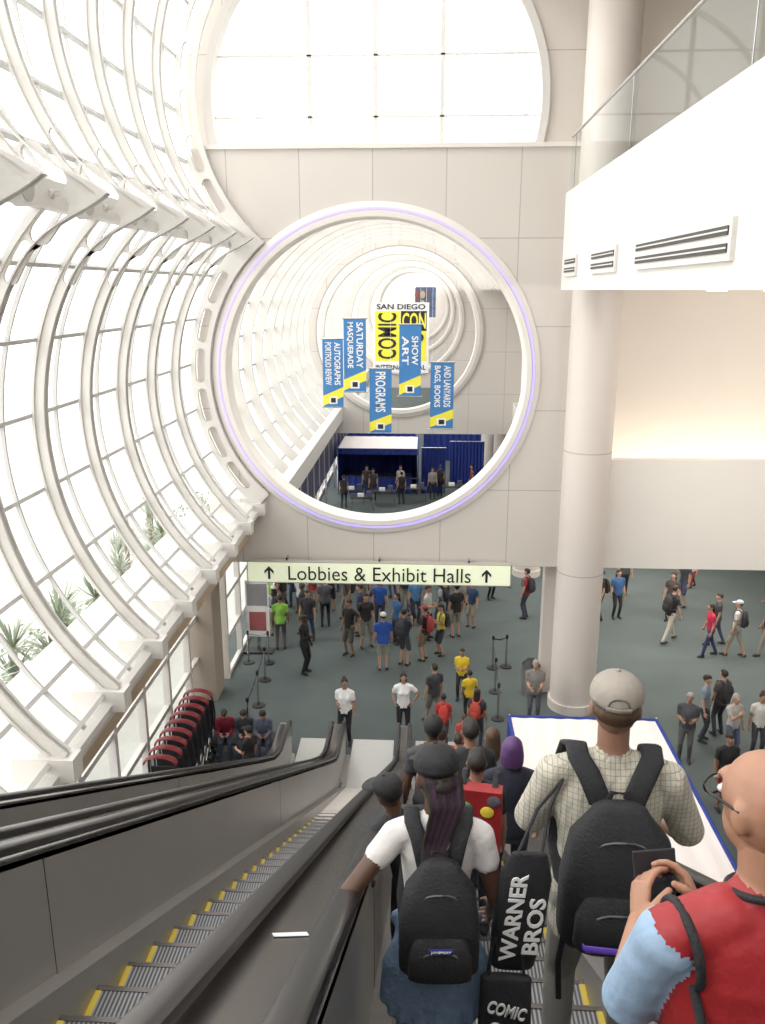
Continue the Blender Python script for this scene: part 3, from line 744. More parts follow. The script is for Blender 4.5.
def person(name, loc, heading=0, h=1.75, top=(.1, .1, .1), bottom=(.03, .03, .04), skin=LIGHT, hair=HB, sleeve='short', legs='pants',
           shoes=(.03, .03, .03), hat=None, capback=False, lh=None, rh=None, lf=(-.11, .0), rf=(.11, .03), pelvis=None, lean=0, hyaw=0, hpitch=0,
           girth=1.0, vox=.024, hairstyle='short', le=None, re_=None, fine=False, topm=None, pack=None, glasses=False, twist=0, lcurl=.35, rcurl=.35,
           lpn=None, rpn=None, hipw=.09, bust=0, hem=.90, ldir=None, rdir=None, vest=None, tilt=0, slv=1.0):
    sk = skinm(skin); tm = topm or cloth(top); bm_ = cloth(bottom); hm = cloth(hair, .6); sm = cloth(shoes)
    tt = vest or tm
    sc = h/1.75
    P = V(pelvis) if pelvis else V((0, 0, .95))
    sit = P.z < .8
    RL = Matrix.Rotation(math.radians(tilt), 3, 'Y') @ Matrix.Rotation(-math.radians(lean), 3, 'X') @ Matrix.Rotation(math.radians(twist), 3, 'Z')
    def U(x, y, z): return P+RL @ V((x, y, z-.95))
    X = RL @ V((1, 0, 0))
    b = MB(); post = MB(); g = girth
    pts = [U(0, -.005, hem), U(0, 0, .99), U(0, .01, 1.12), U(0, .0, 1.25), U(0, -.005, 1.35), U(0, -.01, 1.42), U(0, -.005, 1.475)]
    rad = [(.168*g, .122*g), (.165*g, .12*g), (.148*g, .11*g), (.163*g, .118*g), (.172*g, .112), (.15*g, .085), (.075, .06)]
    b.tube(pts, rad, tt, side=X, n=20)
    sx = .178*(.5+.5*g)
    b.tube([U(-sx, -.005, 1.405), U(-.08, -.008, 1.435), U(.08, -.008, 1.435), U(sx, -.005, 1.405)], [.055, .062, .062, .055], tt, side=V((0, 1, 0)), n=14)
    if bust: 
        for s_ in (-1, 1): b.ell(U(.075*s_, .09, 1.27), (.07, .055, .065), tt)
    b.tube([P+V((0, 0, -.09)), P+V((0, 0, .04))], [(.15*g, .115*g), (.155*g, .112*g)], bm_, side=V((1, 0, 0)), n=18)
    for s_, ft in ((-1, lf), (1, rf)):
        hip = P+V((hipw*s_, 0, -.03))
        fz = ft[2] if len(ft) > 2 else 0
        ank = V((ft[0], ft[1]-.02, .085+fz))
        kn, ank = ik(hip, ank, .44, .425, V((.04*s_, 1, .25 if sit else 0)))
        if legs == 'pants':
            b.tube([hip, hip.lerp(kn, .5), kn, kn.lerp(ank, .5), ank+V((0, 0, .02))], [(.092*g, .098*g), .078, .062, .056, .05], bm_, side=V((1, 0, 0)), n=12)
        elif legs == 'shorts':
            b.tube([hip, hip.lerp(kn, .5), hip.lerp(kn, .97)], [.092*g, .085, .08], bm_, n=12)
            b.tube([hip.lerp(kn, .5), kn, kn.lerp(ank, .35), ank], [.06, .053, .052, .034], sk, n=12)
        else:
            b.tube([hip.lerp(kn, .5), kn, kn.lerp(ank, .35), ank], [.06, .05, .05, .032], sk, n=12)
        fd = V((s_*.15, 1, 0)).normalized()
        zf = ank.z-.085+.044
        b.tube([V((ank.x, ank.y, zf))-fd*.05, V((ank.x, ank.y, zf))+fd*.07, V((ank.x, ank.y, zf-.008))+fd*.16], [(.04, .042), (.045, .04), (.038, .03)], sm, side=V((1, 0, 0)), n=12)
        b.tube([ank, V((ank.x, ank.y, zf))], [.036, .038], sm if legs == 'pants' else sk, n=10)
    if legs == 'skirt':
        b.tube([P+V((0, 0, .05)), P+V((0, 0, -.15)), P+V((0, .02, -.42))], [(.16, .12), (.19, .15), (.23, .19)], bm_, side=V((1, 0, 0)), n=18)
    for s_, tgt, hint in ((-1, lh, le), (1, rh, re_)):
        sh = U(sx*s_, -.005, 1.40)
        tg = V(tgt) if tgt is not None else sh+V((.07*s_, .07, -.53))
        hn = V(hint) if hint is not None else V((.35*s_, -1, -.35))
        el, w_ = ik(sh, tg, .29, .255, hn)
        if sleeve == 'long':
            b.tube([sh, sh.lerp(el, .5), el, el.lerp(w_, .5), w_-(w_-el).normalized()*.01], [.062, .054, .047, .042, .036], tm, n=12)
        else:
            b.tube([sh, sh.lerp(el, .45), el, el.lerp(w_, .3), w_], [.048, .045*(.6+.4*g), .038, .039, .025], sk, n=12)
            fr = {'short': .58, 'half': .9, 'cap': .38, 'none': .06}[sleeve]
            sr = (.6+.4*g)*slv
            b.tube([sh, sh.lerp(el, fr*.5), sh.lerp(el, fr)], [.064*sr, .060*sr, .059*sr], tm, n=14)
        dr = (w_-el).normalized()
        dv = {-1: ldir, 1: rdir}[s_]
        if dv is not None: dr = V(dv)
        pn = {-1: lpn, 1: rpn}[s_]
        pn = V(pn) if pn is not None else V((-s_, .15, 0))
        sd_ = s_
        if tgt is None:
            n0 = (pn-dr*pn.dot(dr)).normalized(); u0 = dr.cross(n0); sd_ = 1 if u0.y > 0 else -1
        post.merge(hand(dr, pn, sd_, sk, lcurl if s_ < 0 else rcurl, fine), Matrix.Translation(w_-dr*.008))
    b.tube([U(0, -.01, 1.43), U(0, .0, 1.50), U(0, .012, 1.58)], [.062, .054, .055], sk, n=14)
    body = remesh(b, vox, 2)
    hd = MB(); HR = RL @ Matrix.Rotation(math.radians(hyaw), 3, 'Z') @ Matrix.Rotation(-math.radians(hpitch), 3, 'X')
    N0 = U(0, .005, 1.555)
    def H(x, y, z): return N0+HR @ V((x, y, z-1.555))
    def he(c, r, m, mb=hd, n=14, k=10): mb.ell(H(*c), r, m, R=HR, n=n, k=k)
    he((0, 0, 1.655), (.076, .094, .096), sk); he((0, .035, 1.60), (.058, .062, .062), sk); he((0, .065, 1.565), (.028, .028, .022), sk)
    hd.tube([H(0, .0, 1.52), H(0, .01, 1.6)], [.05, .055], sk)
    hd.tube([H(0, .092, 1.668), H(0, .108, 1.632)], [.010, .016], sk, n=8)
    he((0, .086, 1.685), (.045, .014, .010), sk)
    he((0, .092, 1.598), (.026, .012, .008), cloth((skin[0]*.75, skin[1]*.5, skin[2]*.5), .5))
    for s_ in (-1, 1): he((.078*s_, -.005, 1.642), (.011, .02, .032), sk)
    if hairstyle == 'short': he((0, -.022, 1.678), (.082, .092, .088), hm); he((0, .02, 1.722), (.07, .075, .045), hm)
    if hairstyle == 'fringe': he((0, -.03, 1.655), (.079, .086, .055), hm)
    if hairstyle == 'nape': he((0, -.035, 1.625), (.072, .075, .05), hm)
    if hairstyle in ('long', 'bun', 'pony', 'bob'):
        he((0, -.018, 1.682), (.087, .097, .092), hm)
    if hairstyle == 'long': hd.tube([H(0, -.035, 1.70), H(0, -.06, 1.58), H(0, -.075, 1.47), H(0, -.08, 1.37)], [(.085, .07), (.092, .055), (.09, .04), (.06, .025)], hm, side=HR @ V((1, 0, 0)))
    if hairstyle == 'bob': hd.tube([H(0, -.025, 1.69), H(0, -.03, 1.62), H(0, -.03, 1.545)], [(.090, .085), (.100, .085), (.098, .072)], hm, side=HR @ V((1, 0, 0)))
    if hairstyle == 'pony': hd.tube([H(0, -.10, 1.70), H(0, -.14, 1.66), H(0, -.13, 1.55), H(0, -.11, 1.44)], [.03, .035, .03, .015], hm)
    if hairstyle == 'bun': he((0, -.06, 1.765), (.045, .045, .04), hm)
    if hat:
        cm_ = cloth(hat, .75)
        he((0, -.012, 1.712), (.09, .105, .072), cm_); hd.tube([H(0, -.012, 1.685), H(0, -.012, 1.72)], [(.091, .106), (.09, .104)], cm_, side=HR @ V((1, 0, 0)), n=20, cap=False)
        s2 = -1 if capback else 1
        bb = MB()
        bb.ell(H(0, .115*s2, 1.692), (.072, .085, .007), cm_, R=HR @ Matrix.Rotation(-.15*s2, 3, 'X'), n=20, k=8)
        bb.ell(H(0, -.012, 1.785), (.009, .009, .006), cm_)
        post.merge(bb)
    head = remesh(hd, .0065 if fine else .0125, 2)
    wht = cloth((.8, .8, .8), .3); blk = cloth((.015, .012, .01), .3)
    for s_ in (-1, 1):
        he((.03*s_, .083, 1.655), (.015, .011, .009), wht, post, 8, 6); he((.03*s_, .0925, 1.655), (.0065, .004, .0065), blk, post, 8, 6)
        he((.03*s_, .092, 1.675), (.018, .006, .004), hm if hairstyle != 'bald' else cloth((.2, .14, .1)), post, 8, 6)
    if glasses:
        for s_ in (-1, 1):
            pts = [H(.033*s_+.026*math.cos(2*PI*i/14), .105, 1.655+.019*math.sin(2*PI*i/14)) for i in range(14)]
            post.tube(pts, [.0025]*14, blk, side=HR @ V((0, 1, 0)), n=6, closed=True)
            post.tube([H(.058*s_, .103, 1.66), H(.078*s_, .07, 1.662), H(.084*s_, -.01, 1.66)], [.003]*3, blk, n=6)
        post.tube([H(-.008, .106, 1.66), H(.008, .106, 1.66)], [.002]*2, blk, n=6)
    full = MB(); full.merge(body); full.merge(head); full.merge(post)
    mt = Matrix.Translation(V(loc)) @ Matrix.Rotation(math.radians(heading), 4, 'Z') @ Matrix.Scale(sc, 4)
    ob = full.obj(name, smooth=True, recalc=False, mtx=mt)
    if pack:
        PAR.append((backpack('worn_backpack', mt, U, X, pack, g), ob, mt))
    person.last = ob
    return mt, U, H

def backpack(name, mt, U, X, col, g=1.0):
    b = MB(); m = cloth(col, .7)
    yb = -.115*g
    b.tube([U(0, yb-.07, 1.0), U(0, yb-.085, 1.08), U(0, yb-.085, 1.25), U(0, yb-.07, 1.38), U(0, yb-.05, 1.43)], [(.12, .06), (.145, .08), (.145, .08), (.125, .065), (.07, .04)], m, side=X, n=16, e=.6)
    b.tube([U(0, yb-.15, 1.03), U(0, yb-.16, 1.12), U(0, yb-.15, 1.2)], [(.09, .03), (.105, .035), (.09, .025)], m, side=X, n=14, e=.6)
    for s_ in (-1, 1):
        pts = [U(.06*s_, yb-.02, 1.40), U(.085*s_, -.07, 1.475), U(.10*s_, .0, 1.50), U(.11*s_, .075, 1.46), U(.125*s_, .12*g, 1.35), U(.15*s_, .11*g, 1.2), U(.18*s_*g, 0, 1.1), U(.14*s_, yb-.02, 1.05)]
        b.tube(pts, [(.028, .008)]*len(pts), m, side=X, n=8)
    return b.obj(name, smooth=True, recalc=False, mtx=mt)

POSES = [dict(), dict(lf=(-.09, .22), rf=(.09, -.22), lean=4), dict(lh=(-.08, .3, 1.22), rh=(.08, .3, 1.22), hpitch=15), dict(rh=(.10, .28, 1.35), hpitch=8),
         dict(lh=(-.21, .05, 1.02), le=(-1, -.6, 0)), dict(lf=(-.1, -.2), rf=(.1, .2), lean=5, rh=(.2, .25, 1.05)), dict(lh=(-.12, .22, 1.15), rh=(.12, .24, 1.15)), dict(lf=(-.16, 0), rf=(.16, .05))]
def std(x, y, hd=0, **k):
    person(k.pop('name', 'standing_person'), (x, y, 0), hd, **k)
walk = dict(lf=(-.09, .25), rf=(.09, -.25))
std(-3.34, 21.81, -110, top=(.015, .015, .018), bottom=(.015, .015, .018), sleeve='long', skin=DARK, h=1.78, name='man_in_black_suit', rh=(.12, .28, 1.2))
std(-1.81, 18.0, 175, top=(.85, .85, .85), bottom=(.015, .015, .02), h=1.74, hair=HB, hairstyle='bun', skin=MED, hyaw=15, name='attendant_woman', bust=1, rh=(.12, .2, 1.12))
std(-.41, 18.35, 185, top=(.85, .85, .85), bottom=(.015, .015, .02), h=1.74, hair=HB, hairstyle='long', skin=MED, name='attendant_woman', bust=1, lh=(-.24, .05, 1.0), rh=(.22, .12, 1.05), le=(-1, -.3, 0))
std(-2.15, 23.09, 150, top=(.02, .02, .02), bottom=(.10, .09, .07), legs='shorts', skin=MED, h=1.78, name='standing_man', **POSES[4])
std(-1.09, 22.12, 10, top=(.03, .10, .45), bottom=(.35, .36, .3), legs='shorts', hat=(.75, .75, .7), h=1.78, girth=1.15, name='standing_man')
std(-.5, 22.48, -30, top=(.05, .06, .09), bottom=(.08, .08, .1), legs='shorts', h=1.76, pack=(.05, .05, .06), name='standing_man', **POSES[3])
std(.1, 22.85, 60, top=(.04, .04, .04), bottom=(.25, .2, .13), legs='shorts', h=1.72, pack=(.35, .05, .05), name='standing_man', hat=(.3, .05, .05))
std(.6, 23.23, 110, top=(.65, .55, .1), bottom=(.04, .04, .05), legs='shorts', h=1.65, name='standing_man', pack=(.05, .05, .06), **POSES[2])
std(1.1, 24.6, 20, top=(.02, .02, .02), bottom=(.3, .28, .22), legs='shorts', h=1.78, name='standing_man', hat=(.02, .02, .02))
std(-1.35, 25.2, 180, top=(.03, .1, .4), bottom=(.05, .05, .08), h=1.7, name='standing_woman', hairstyle='long', hair=HBR)
std(-1.95, 24.6, 90, top=(.04, .05, .1), bottom=(.05, .05, .08), legs='shorts', h=1.72, name='standing_man')
std(-1.7, 23.7, 200, top=(.03, .03, .03), bottom=(.2, .2, .16), legs='shorts', h=1.76, name='standing_man', **POSES[7])
std(-.75, 24.0, 120, top=(.05, .15, .35), bottom=(.05, .05, .08), h=1.68, name='standing_woman', hairstyle='long')
std(.2, 24.4, 250, top=(.5, .5, .48), bottom=(.04, .04, .05), h=1.8, name='standing_man', **POSES[6])
std(1.10, 20.4, 170, top=(.72, .50, .03), bottom=(.03, .03, .03), h=1.5, name='boy_in_yellow_shirt', skin=MED, lh=(-.1, .25, 1.15), rh=(.1, .25, 1.15))
std(1.25, 19.3, 10, top=(.72, .50, .03), bottom=(.03, .03, .03), h=1.4, name='boy_in_yellow_shirt', skin=MED)
std(.55, 17.9, 0, top=(.45, .05, .05), bottom=(.04, .04, .05), h=1.45, name='walking_child', skin=MED, pack=(.5, .05, .04), **walk)
std(1.35, 17.9, -20, top=(.05, .05, .06), bottom=(.05, .05, .08), h=1.6, name='standing_woman', hairstyle='long', pack=(.45, .06, .04))
std(1.0, 17.2, 10, top=(.5, .08, .06), bottom=(.05, .05, .06), h=1.3, name='walking_child', hair=HBR, **walk)
std(.35, 19.0, 30, top=(.05, .05, .06), bottom=(.2, .18, .15), legs='shorts', h=1.7, name='walking_man', **walk)
std(-.2, 25.6, 200, top=(.1, .25, .5), bottom=(.05, .05, .08), h=1.7, name='standing_woman', hairstyle='long', hair=HBR)
std(3.5, 26.3, 60, top=(.3, .05, .05), bottom=(.05, .05, .08), h=1.75, name='standing_man', pack=(.04, .04, .05))
std(5.95, 26.27, 100, top=(.02, .02, .02), bottom=(.03, .03, .03), h=1.75, name='standing_man', pack=(.03, .03, .03))
std(6.55, 26.47, 190, top=(.05, .12, .3), bottom=(.03, .03, .03), h=1.7, name='standing_woman', hairstyle='long')
std(7.76, 24.55, -60, top=(.03, .03, .035), bottom=(.55, .5, .42), h=1.86, name='walking_man', lean=8, pack=(.03, .03, .03), lf=(-.09, .32), rf=(.09, -.3))
std(8.3, 26.3, 150, top=(.08, .06, .06), bottom=(.03, .03, .03), h=1.7, name='standing_woman', hairstyle='long')
std(10.07, 29.67, 120, top=(.5, .5, .5), bottom=(.2, .02, .03), h=1.2, name='walking_child', **walk)
std(8.68, 23.56, 95, top=(.55, .03, .08), bottom=(.04, .05, .12), h=1.68, name='woman_in_red', hairstyle='long', lean=5, **walk)
std(9.45, 23.6, 60, top=(.65, .62, .58), bottom=(.4, .38, .33), legs='shorts', h=1.78, name='walking_man', pack=(.04, .04, .05), hat=(.5, .5, .5), **walk)
std(9.15, 24.4, 80, top=(.05, .05, .06), bottom=(.1, .12, .2), h=1.7, name='walking_man', **walk)
std(10.4, 23.7, 90, top=(.04, .04, .05), bottom=(.3, .28, .24), h=1.75, name='walking_man', **walk)
std(2.89, 19.3, 175, top=(.22, .2, .19), bottom=(.1, .1, .12), h=1.72, name='standing_man', girth=1.2, hair=HG, lh=(-.12, .3, 1.1), rh=(.12, .3, 1.1))
std(6.2, 17.65, 160, top=(.07, .07, .08), bottom=(.1, .1, .1), h=1.75, name='standing_man', skin=MED, girth=1.15, hair=HG, **POSES[6])
std(6.45, 15.8, 190, top=(.02, .02, .02), bottom=(.4, .02, .03), legs='shorts', h=1.78, name='standing_man', skin=MED, girth=1.15, lh=(-.1, .25, 1.2))
std(7.3, 17.8, 200, top=(.45, .42, .4), bottom=(.1, .12, .2), h=1.68, name='standing_woman', hairstyle='long', hair=HG, **POSES[3])
std(7.95, 17.9, 170, top=(.6, .58, .55), bottom=(.05, .05, .06), h=1.66, name='standing_woman', hairstyle='bun', skin=MED)
std(7.4, 18.9, 20, top=(.12, .1, .1), bottom=(.04, .04, .05), h=1.75, name='standing_man', pack=(.03, .03, .03))
std(6.9, 18.6, 240, top=(.2, .25, .3), bottom=(.04, .04, .05), h=1.75, name='standing_man', **POSES[4])
std(-4.3, 23.4, 10, top=(.30, .62, .10), bottom=(.12, .1, .1), h=1.78, name='guard_in_safety_vest', skin=MED)
std(-5.0, 25.2, 170, top=(.35, .6, .1), bottom=(.05, .05, .05), h=1.75, name='guard_in_safety_vest', skin=MED)
crowd = [(-4.5, 26.9, 150, (.6, .6, .1)), (-3.6, 26.6, 190, (.5, .05, .06)), (-4.0, 25.5, 30, (.6, .6, .58)), (-3.3, 27.9, 80, (.05, .05, .06)), (-3.9, 28.6, 190, (.1, .2, .1)),
         (1.7, 27.4, 100, (.03, .03, .03)), (2.5, 27.9, 200, (.04, .04, .05)), (-2.7, 27.7, 170, (.3, .3, .3)), (-.95, 27.9, 10, (.05, .1, .25)), (.66, 27.9, 190, (.5, .45, .4)),
         (-3.0, 25.3, 0, (.1, .1, .12)), (-2.5, 29.0, 180, (.4, .08, .08)), (-4.8, 28.3, 150, (.1, .35, .35)), (-1.5, 29.6, 180, (.5, .5, .5)), (-.2, 29.3, 20, (.03, .03, .04)), (-5.0, 27.2, 90, (.3, .1, .1)),
         (-4.4, 29.9, 180, (.6, .3, .1)), (-3.2, 30.4, 180, (.1, .1, .4)), (-.6, 26.8, 180, (.04, .04, .05)), (.3, 30, 190, (.3, .1, .3)),
         (-4.6, 26.0, 60, (.03, .03, .04)), (-4.1, 27.5, 200, (.2, .35, .5)), (-3.2, 26.5, 20, (.02, .02, .03)), (-3.6, 29.4, 180, (.5, .2, .2)), (-2.1, 27.0, 190, (.04, .04, .04)), (-1.5, 26.4, 90, (.4, .4, .42)),
         (-2.9, 29.6, 0, (.03, .03, .03)), (-1.9, 28.4, 120, (.05, .05, .06)), (-.3, 28.1, 230, (.45, .06, .08)), (1.1, 28.9, 180, (.05, .2, .1)), (-4.7, 24.4, 40, (.5, .5, .52)), (3.1, 29.4, 180, (.05, .06, .2)),
         (-3.7, 24.7, 60, (.05, .05, .06)), (-2.5, 25.9, 110, (.1, .1, .11)), (-.2, 26.3, 100, (.55, .5, .1)), (.9, 26.2, 200, (.03, .03, .04)), (.5, 25.4, 60, (.35, .36, .4)), (-3.4, 24.0, 200, (.04, .04, .05)), (1.6, 25.5, 150, (.02, .05, .12)),
         (-5.0, 29.2, 180, (.2, .2, .5)), (-2.0, 30.2, 180, (.05, .05, .05)), (-1.1, 30.4, 170, (.5, .1, .1)), (.9, 30.4, 180, (.03, .1, .3)), (2.0, 30.2, 180, (.05, .05, .05)), (-5.0, 26.4, 200, (.1, .1, .1)), (-2.9, 28.7, 200, (.45, .45, .2)), (7.2, 28.6, 190, (.1, .1, .12)), (9.1, 27.5, 100, (.05, .05, .06)), (11.2, 25.5, 80, (.2, .05, .05))]
random.seed(11)
for i, (x, y, hd_, c) in enumerate(crowd):
    ps = dict(random.choice(POSES))
    std(x+random.uniform(-.15, .15), y+random.uniform(-.15, .15), hd_+random.uniform(-30, 30), top=c, bottom=random.choice([(.03, .03, .04), (.05, .07, .14), (.3, .26, .2)]), legs=random.choice(['pants', 'shorts', 'pants']), h=random.uniform(1.55, 1.86),
        skin=random.choice([LIGHT, LIGHT, MED, DARK]), hair=random.choice([HB, HBR, HBR]), hairstyle=random.choice(['short', 'long', 'short']), vox=.028, girth=random.choice([.95, 1, 1.12]),
        hat=random.choice([None, None, None, (.04, .04, .05), (.6, .6, .58)]), pack=(.04, .04, .05) if i % 3 == 0 else None, **ps)
for x, y, hd_, c in ((-4.0, 40.6, 0, (.03, .03, .03)), (-2.6, 42.2, 180, (.04, .04, .05)), (-1.1, 41.5, 20, (.02, .02, .02)), (.5, 42.7, 180, (.3, .3, .3)), (.9, 43.3, 0, (.03, .03, .03)), (-3.0, 43.0, 180, (.05, .05, .05)), (-1.2, 43.1, 160, (.5, .5, .5)), (2.6, 43.5, 100, (.2, .05, .05))):
    std(x, y, hd_, top=c, vox=.035, h=1.7)
b = MB(); b.box((-4.9, 17.1, .40), (-3.45, 17.7, .46), 'ink'); 
for x in (-4.8, -3.6): b.box((x, 17.15, 0), (x+.08, 17.65, .4), 'chrome')
b.obj('bench', bevel=.01)
for x, c, hs, sk_ in ((-3.7, (.12, .14, .2), 'long', MED), (-4.15, (.05, .05, .06), 'long', LIGHT), (-4.6, (.25, .02, .05), 'short', LIGHT)):
    person('seated_woman', (x, 17.45, 0), 190, 1.70, top=c, bottom=(.05, .06, .1), skin=sk_, hairstyle=hs, sleeve='long', pelvis=(0, 0, .56), lf=(-.12, .46), rf=(.12, .44), lh=(-.1, .38, .72), rh=(.1, .38, .72), lean=18, hpitch=20)
std(-3.7, 15.9, 60, top=(.02, .02, .02), bottom=(.02, .02, .02), hat=(.02, .02, .02), h=1.6, name='guard_in_black', lh=(-.1, .3, 1.1))

# ---- escalator riders
def tread(y): return 9.1-.2309*round(y/.4)
def ride(x, y, hd=0, **k):
    return person(k.pop('name', 'escalator_rider'), (x, y, tread(y)+.004), hd, **k)
ride(.70, 5.6, 0, top=(.02, .022, .04), bottom=(.05, .05, .08), hair=HP, hairstyle='bob', h=1.58, skin=LIGHT, sleeve='none', vox=.0125, hyaw=-12)
ride(.12, 6.8, 0, top=(.05, .05, .06), hat=(.02, .02, .022), skin=DARK, h=1.76, vox=.018)
ride(.44, 6.5, 10, top=(.03, .03, .035), hair=HB, skin=MED, h=1.68, vox=.018)
ride(.0, 3.9, 15, top=(.03, .03, .035), hat=(.02, .02, .022), skin=DARK, h=1.44, vox=.015, hyaw=40, tilt=-17, name='boy_in_cap', lh=(-.35, .12, 1.0))
ride(.38, 4.9, 0, top=(.03, .03, .035), hair=HB, skin=MED, h=1.42, vox=.016)
ride(.75, 7.7, 0, top=(.2, .2, .22), h=1.62, hair=HBR, hairstyle='long')
ride(.25, 8.8, 0, top=(.3, .3, .28), h=1.7, pack=(.5, .04, .04))
ride(.65, 9.6, 0, top=(.6, .2, .2), h=1.3, hairstyle='long', hair=HBR)
ride(.2, 10.8, 0, top=(.03, .03, .04), h=1.72, pack=(.5, .04, .04), skin=MED)
ride(.62, 12.0, 0, top=(.05, .05, .06), h=1.6, pack=(.55, .05, .04))
ride(.3, 13.6, 0, top=(.4, .4, .4), h=1.7, pack=(.04, .04, .05))
ride(.75, 14.4, 0, top=(.5, .06, .05), h=1.6, pack=(.45, .04, .04))
b = MB(); mt = Matrix.Translation((.38, 4.66, tread(4.9)+1.10)) @ Matrix.Rotation(-.15, 4, 'Z')
b.box((-.15, -.05, -.22), (.15, .05, .22), 'red')
for i, (x, z, c) in enumerate(((-.08, .1, (.1, .45, .1)), (.06, .08, (.75, .6, .05)), (-.05, -.06, (.05, .2, .5)), (.07, -.08, (.8, .75, .7)), (0, .0, (.1, .1, .1)), (-.1, -.14, (.7, .3, .05)), (.1, .16, (.1, .1, .12)), (.0, -.17, (.1, .5, .6)))):
    b.ell((x, -.055, z), (.045, .012, .04), cloth(c))
for s_ in (-1, 1): b.tube([(s_*.1, 0, .21), (s_*.1, .1, .27), (s_*.1, .24, .2)], [(.02, .006)]*3, 'black', n=8)
b.obj('colorful_tote_bag', bevel=.012, mtx=mt)

# ---- foreground woman
WY = 2.45
Zw = tread(WY)+.004
mtw, Uw, Hw = person('woman_with_backpack', (.065, WY, Zw), 2, 1.49, top=(.70, .67, .66), bottom=(.10, .14, .22), skin=DARK, hair=HB, hairstyle='nape', hat=(.015, .015, .017), sleeve='cap',
    fine=True, vox=.0105, hyaw=18, hpitch=14, girth=.88, lh=(-.315, .06, 1.14), le=(-.8, -.9, -.5), ldir=(-.05, .87, -.5), lpn=(0, -.45, -1), lcurl=.7, rh=(.24, .12, .93), hem=.96)
wob = person.last
M['denim'] = mat('denim', (.17, .25, .38), .85, var=.3, scale=10, bump=.6, bscale=30)
b = MB()
b.tube([Uw(0, -.01, 1.03), Uw(0, -.03, .96), Uw(0, -.04, .84), Uw(0, -.05, .70), Uw(0, -.05, .6)], [(.155, .12), (.17, .135), (.185, .135), (.195, .13), (.19, .12)], 'denim', n=26)
b.tube([Uw(-.16, 0, 1.0), Uw(0, -.14, 1.03), Uw(.16, 0, 1.0), Uw(0.03, .15, .98)], [.035]*4, 'denim', side=V((0, 0, 1)), n=10, closed=True)
for s_ in (-1, 1): b.tube([Uw(.12*s_, -.06, .98), Uw(.18*s_, -.08, .85), Uw(.20*s_, -.06, .66)], [.04, .042, .035], 'denim', n=10)
for i in range(7):
    t = -1.1+i*.37
    b.tube([Uw(.16*math.sin(t), -.02-.13*math.cos(t), .98), Uw(.20*math.sin(t), -.04-.125*math.cos(t), .62)], [.012, .024], 'denim', n=8)
r_ = remesh(b, .010, 1); r_.obj('denim_jacket', smooth=True, recalc=False, mtx=mtw)
b = MB(); rn = random.Random(3)
for i in range(18):
    x = (i-8.5)*.0080; col = [HB, HB, (.035, .012, .045), (.06, .02, .055)][i % 4]
    p0 = Hw(x*1.1, -.088+abs(x)*.3, 1.66); p1 = Hw(x*.95, -.105, 1.56); p2 = Uw(x*.6-.02, -.13, 1.43); p3 = Uw(x*.5-.02+rn.uniform(-.01, .01), -.19+rn.uniform(-.01, 0), 1.31-rn.random()*.06)
    pts = []
    for a_, c_ in ((p0, p1), (p1, p2), (p2, p3)):
        for q in range(5): pts.append(a_.lerp(c_, q/5))
    pts.append(p3)
    b.tube(pts, [.0070+.0022*(k % 2) for k in range(len(pts))], cloth(col, .5), n=8)
PAR.append((b.obj('braided_hair', smooth=True, recalc=False, mtx=mtw), wob, mtw))

def big_pack(U, W, zb, zt_, yb):
    b = MB(); m = M['black']; X = V((1, 0, 0)); hgt = zt_-zb
    b.tube([U(0, yb-.06, zb), U(0, yb-.085, zb+hgt*.12), U(0, yb-.09, zb+hgt*.5), U(0, yb-.08, zb+hgt*.82), U(0, yb-.055, zb+hgt*.97)],
           [(W*.86, .055), (W, .085), (W, .088), (W*.85, .075), (W*.5, .045)], m, side=X, n=28, e=.55)
    b.tube([U(0, yb-.155, zb+hgt*.06), U(0, yb-.185, zb+hgt*.16), U(0, yb-.185, zb+hgt*.36), U(0, yb-.16, zb+hgt*.48)],
           [(W*.66, .02), (W*.78, .034), (W*.76, .034), (W*.6, .02)], m, side=X, n=24, e=.55)
    zc = cloth((.10, .10, .105), .35)
    arch = [U(W*.80*math.cos(t), yb-.160+.02*abs(math.cos(t)), zb+hgt*(.52+.36*math.sin(t))) for t in [PI*i/16 for i in range(17)]]
    b.tube(arch, [.004]*17, zc, n=6)
    arch = [U(W*.60*math.cos(t), yb-.218+.012*abs(math.cos(t)), zb+hgt*(.26+.17*math.sin(t))) for t in [PI*i/16 for i in range(17)]]
    b.tube(arch, [.004]*17, zc, n=6)
    b.tube([U(-.035, yb-.02, zt_-.01), U(-.025, yb-.03, zt_+.035), U(.025, yb-.03, zt_+.035), U(.035, yb-.02, zt_-.01)], [(.012, .004)]*4, m, n=8)
    return b
def straps(b, U, sx_, g, m, wd=.032, zb=1.02, yb=-.13, zt_=1.40):
    for s_ in (-1, 1):
        pts = [U(.055*s_, yb, zt_), U((.055+sx_)/2*s_, -.10, 1.455), U(sx_*.98*s_, -.055, 1.497), U(sx_*s_, .0, 1.512), U((sx_+.01)*s_, .07, 1.475), U((sx_+.02)*s_, .125*g, 1.36), U(.14*s_*g, .125*g, 1.2), U(.16*s_*g, .02, 1.10), U(.15*s_*g, -.09*g, zb+.03), U(.12*s_, yb-.03, zb)]
        b.tube(pts, [(wd, .011)]*6+[(wd*.6, .006)]*4, m, side=V((1, 0, 0)), n=12, e=.7)
bp = big_pack(Uw, .155, .93, 1.39, -.115)
straps(bp, Uw, .105, .9, M['black'], zt_=1.35)
bp.box((-.045, 0, 0), (.045, .002, .024), 'drape', R=Matrix.Translation(Uw(0, -.338, 1.13)))
tm_ = fit(text_mb('JANSPORT', .02, 'paper', .001), .075, .012); bp.merge(tm_, Matrix.Translation(Uw(0, -.342, 1.142)) @ FACE)
bp.obj('backpack', smooth=True, recalc=False, mtx=mtw)

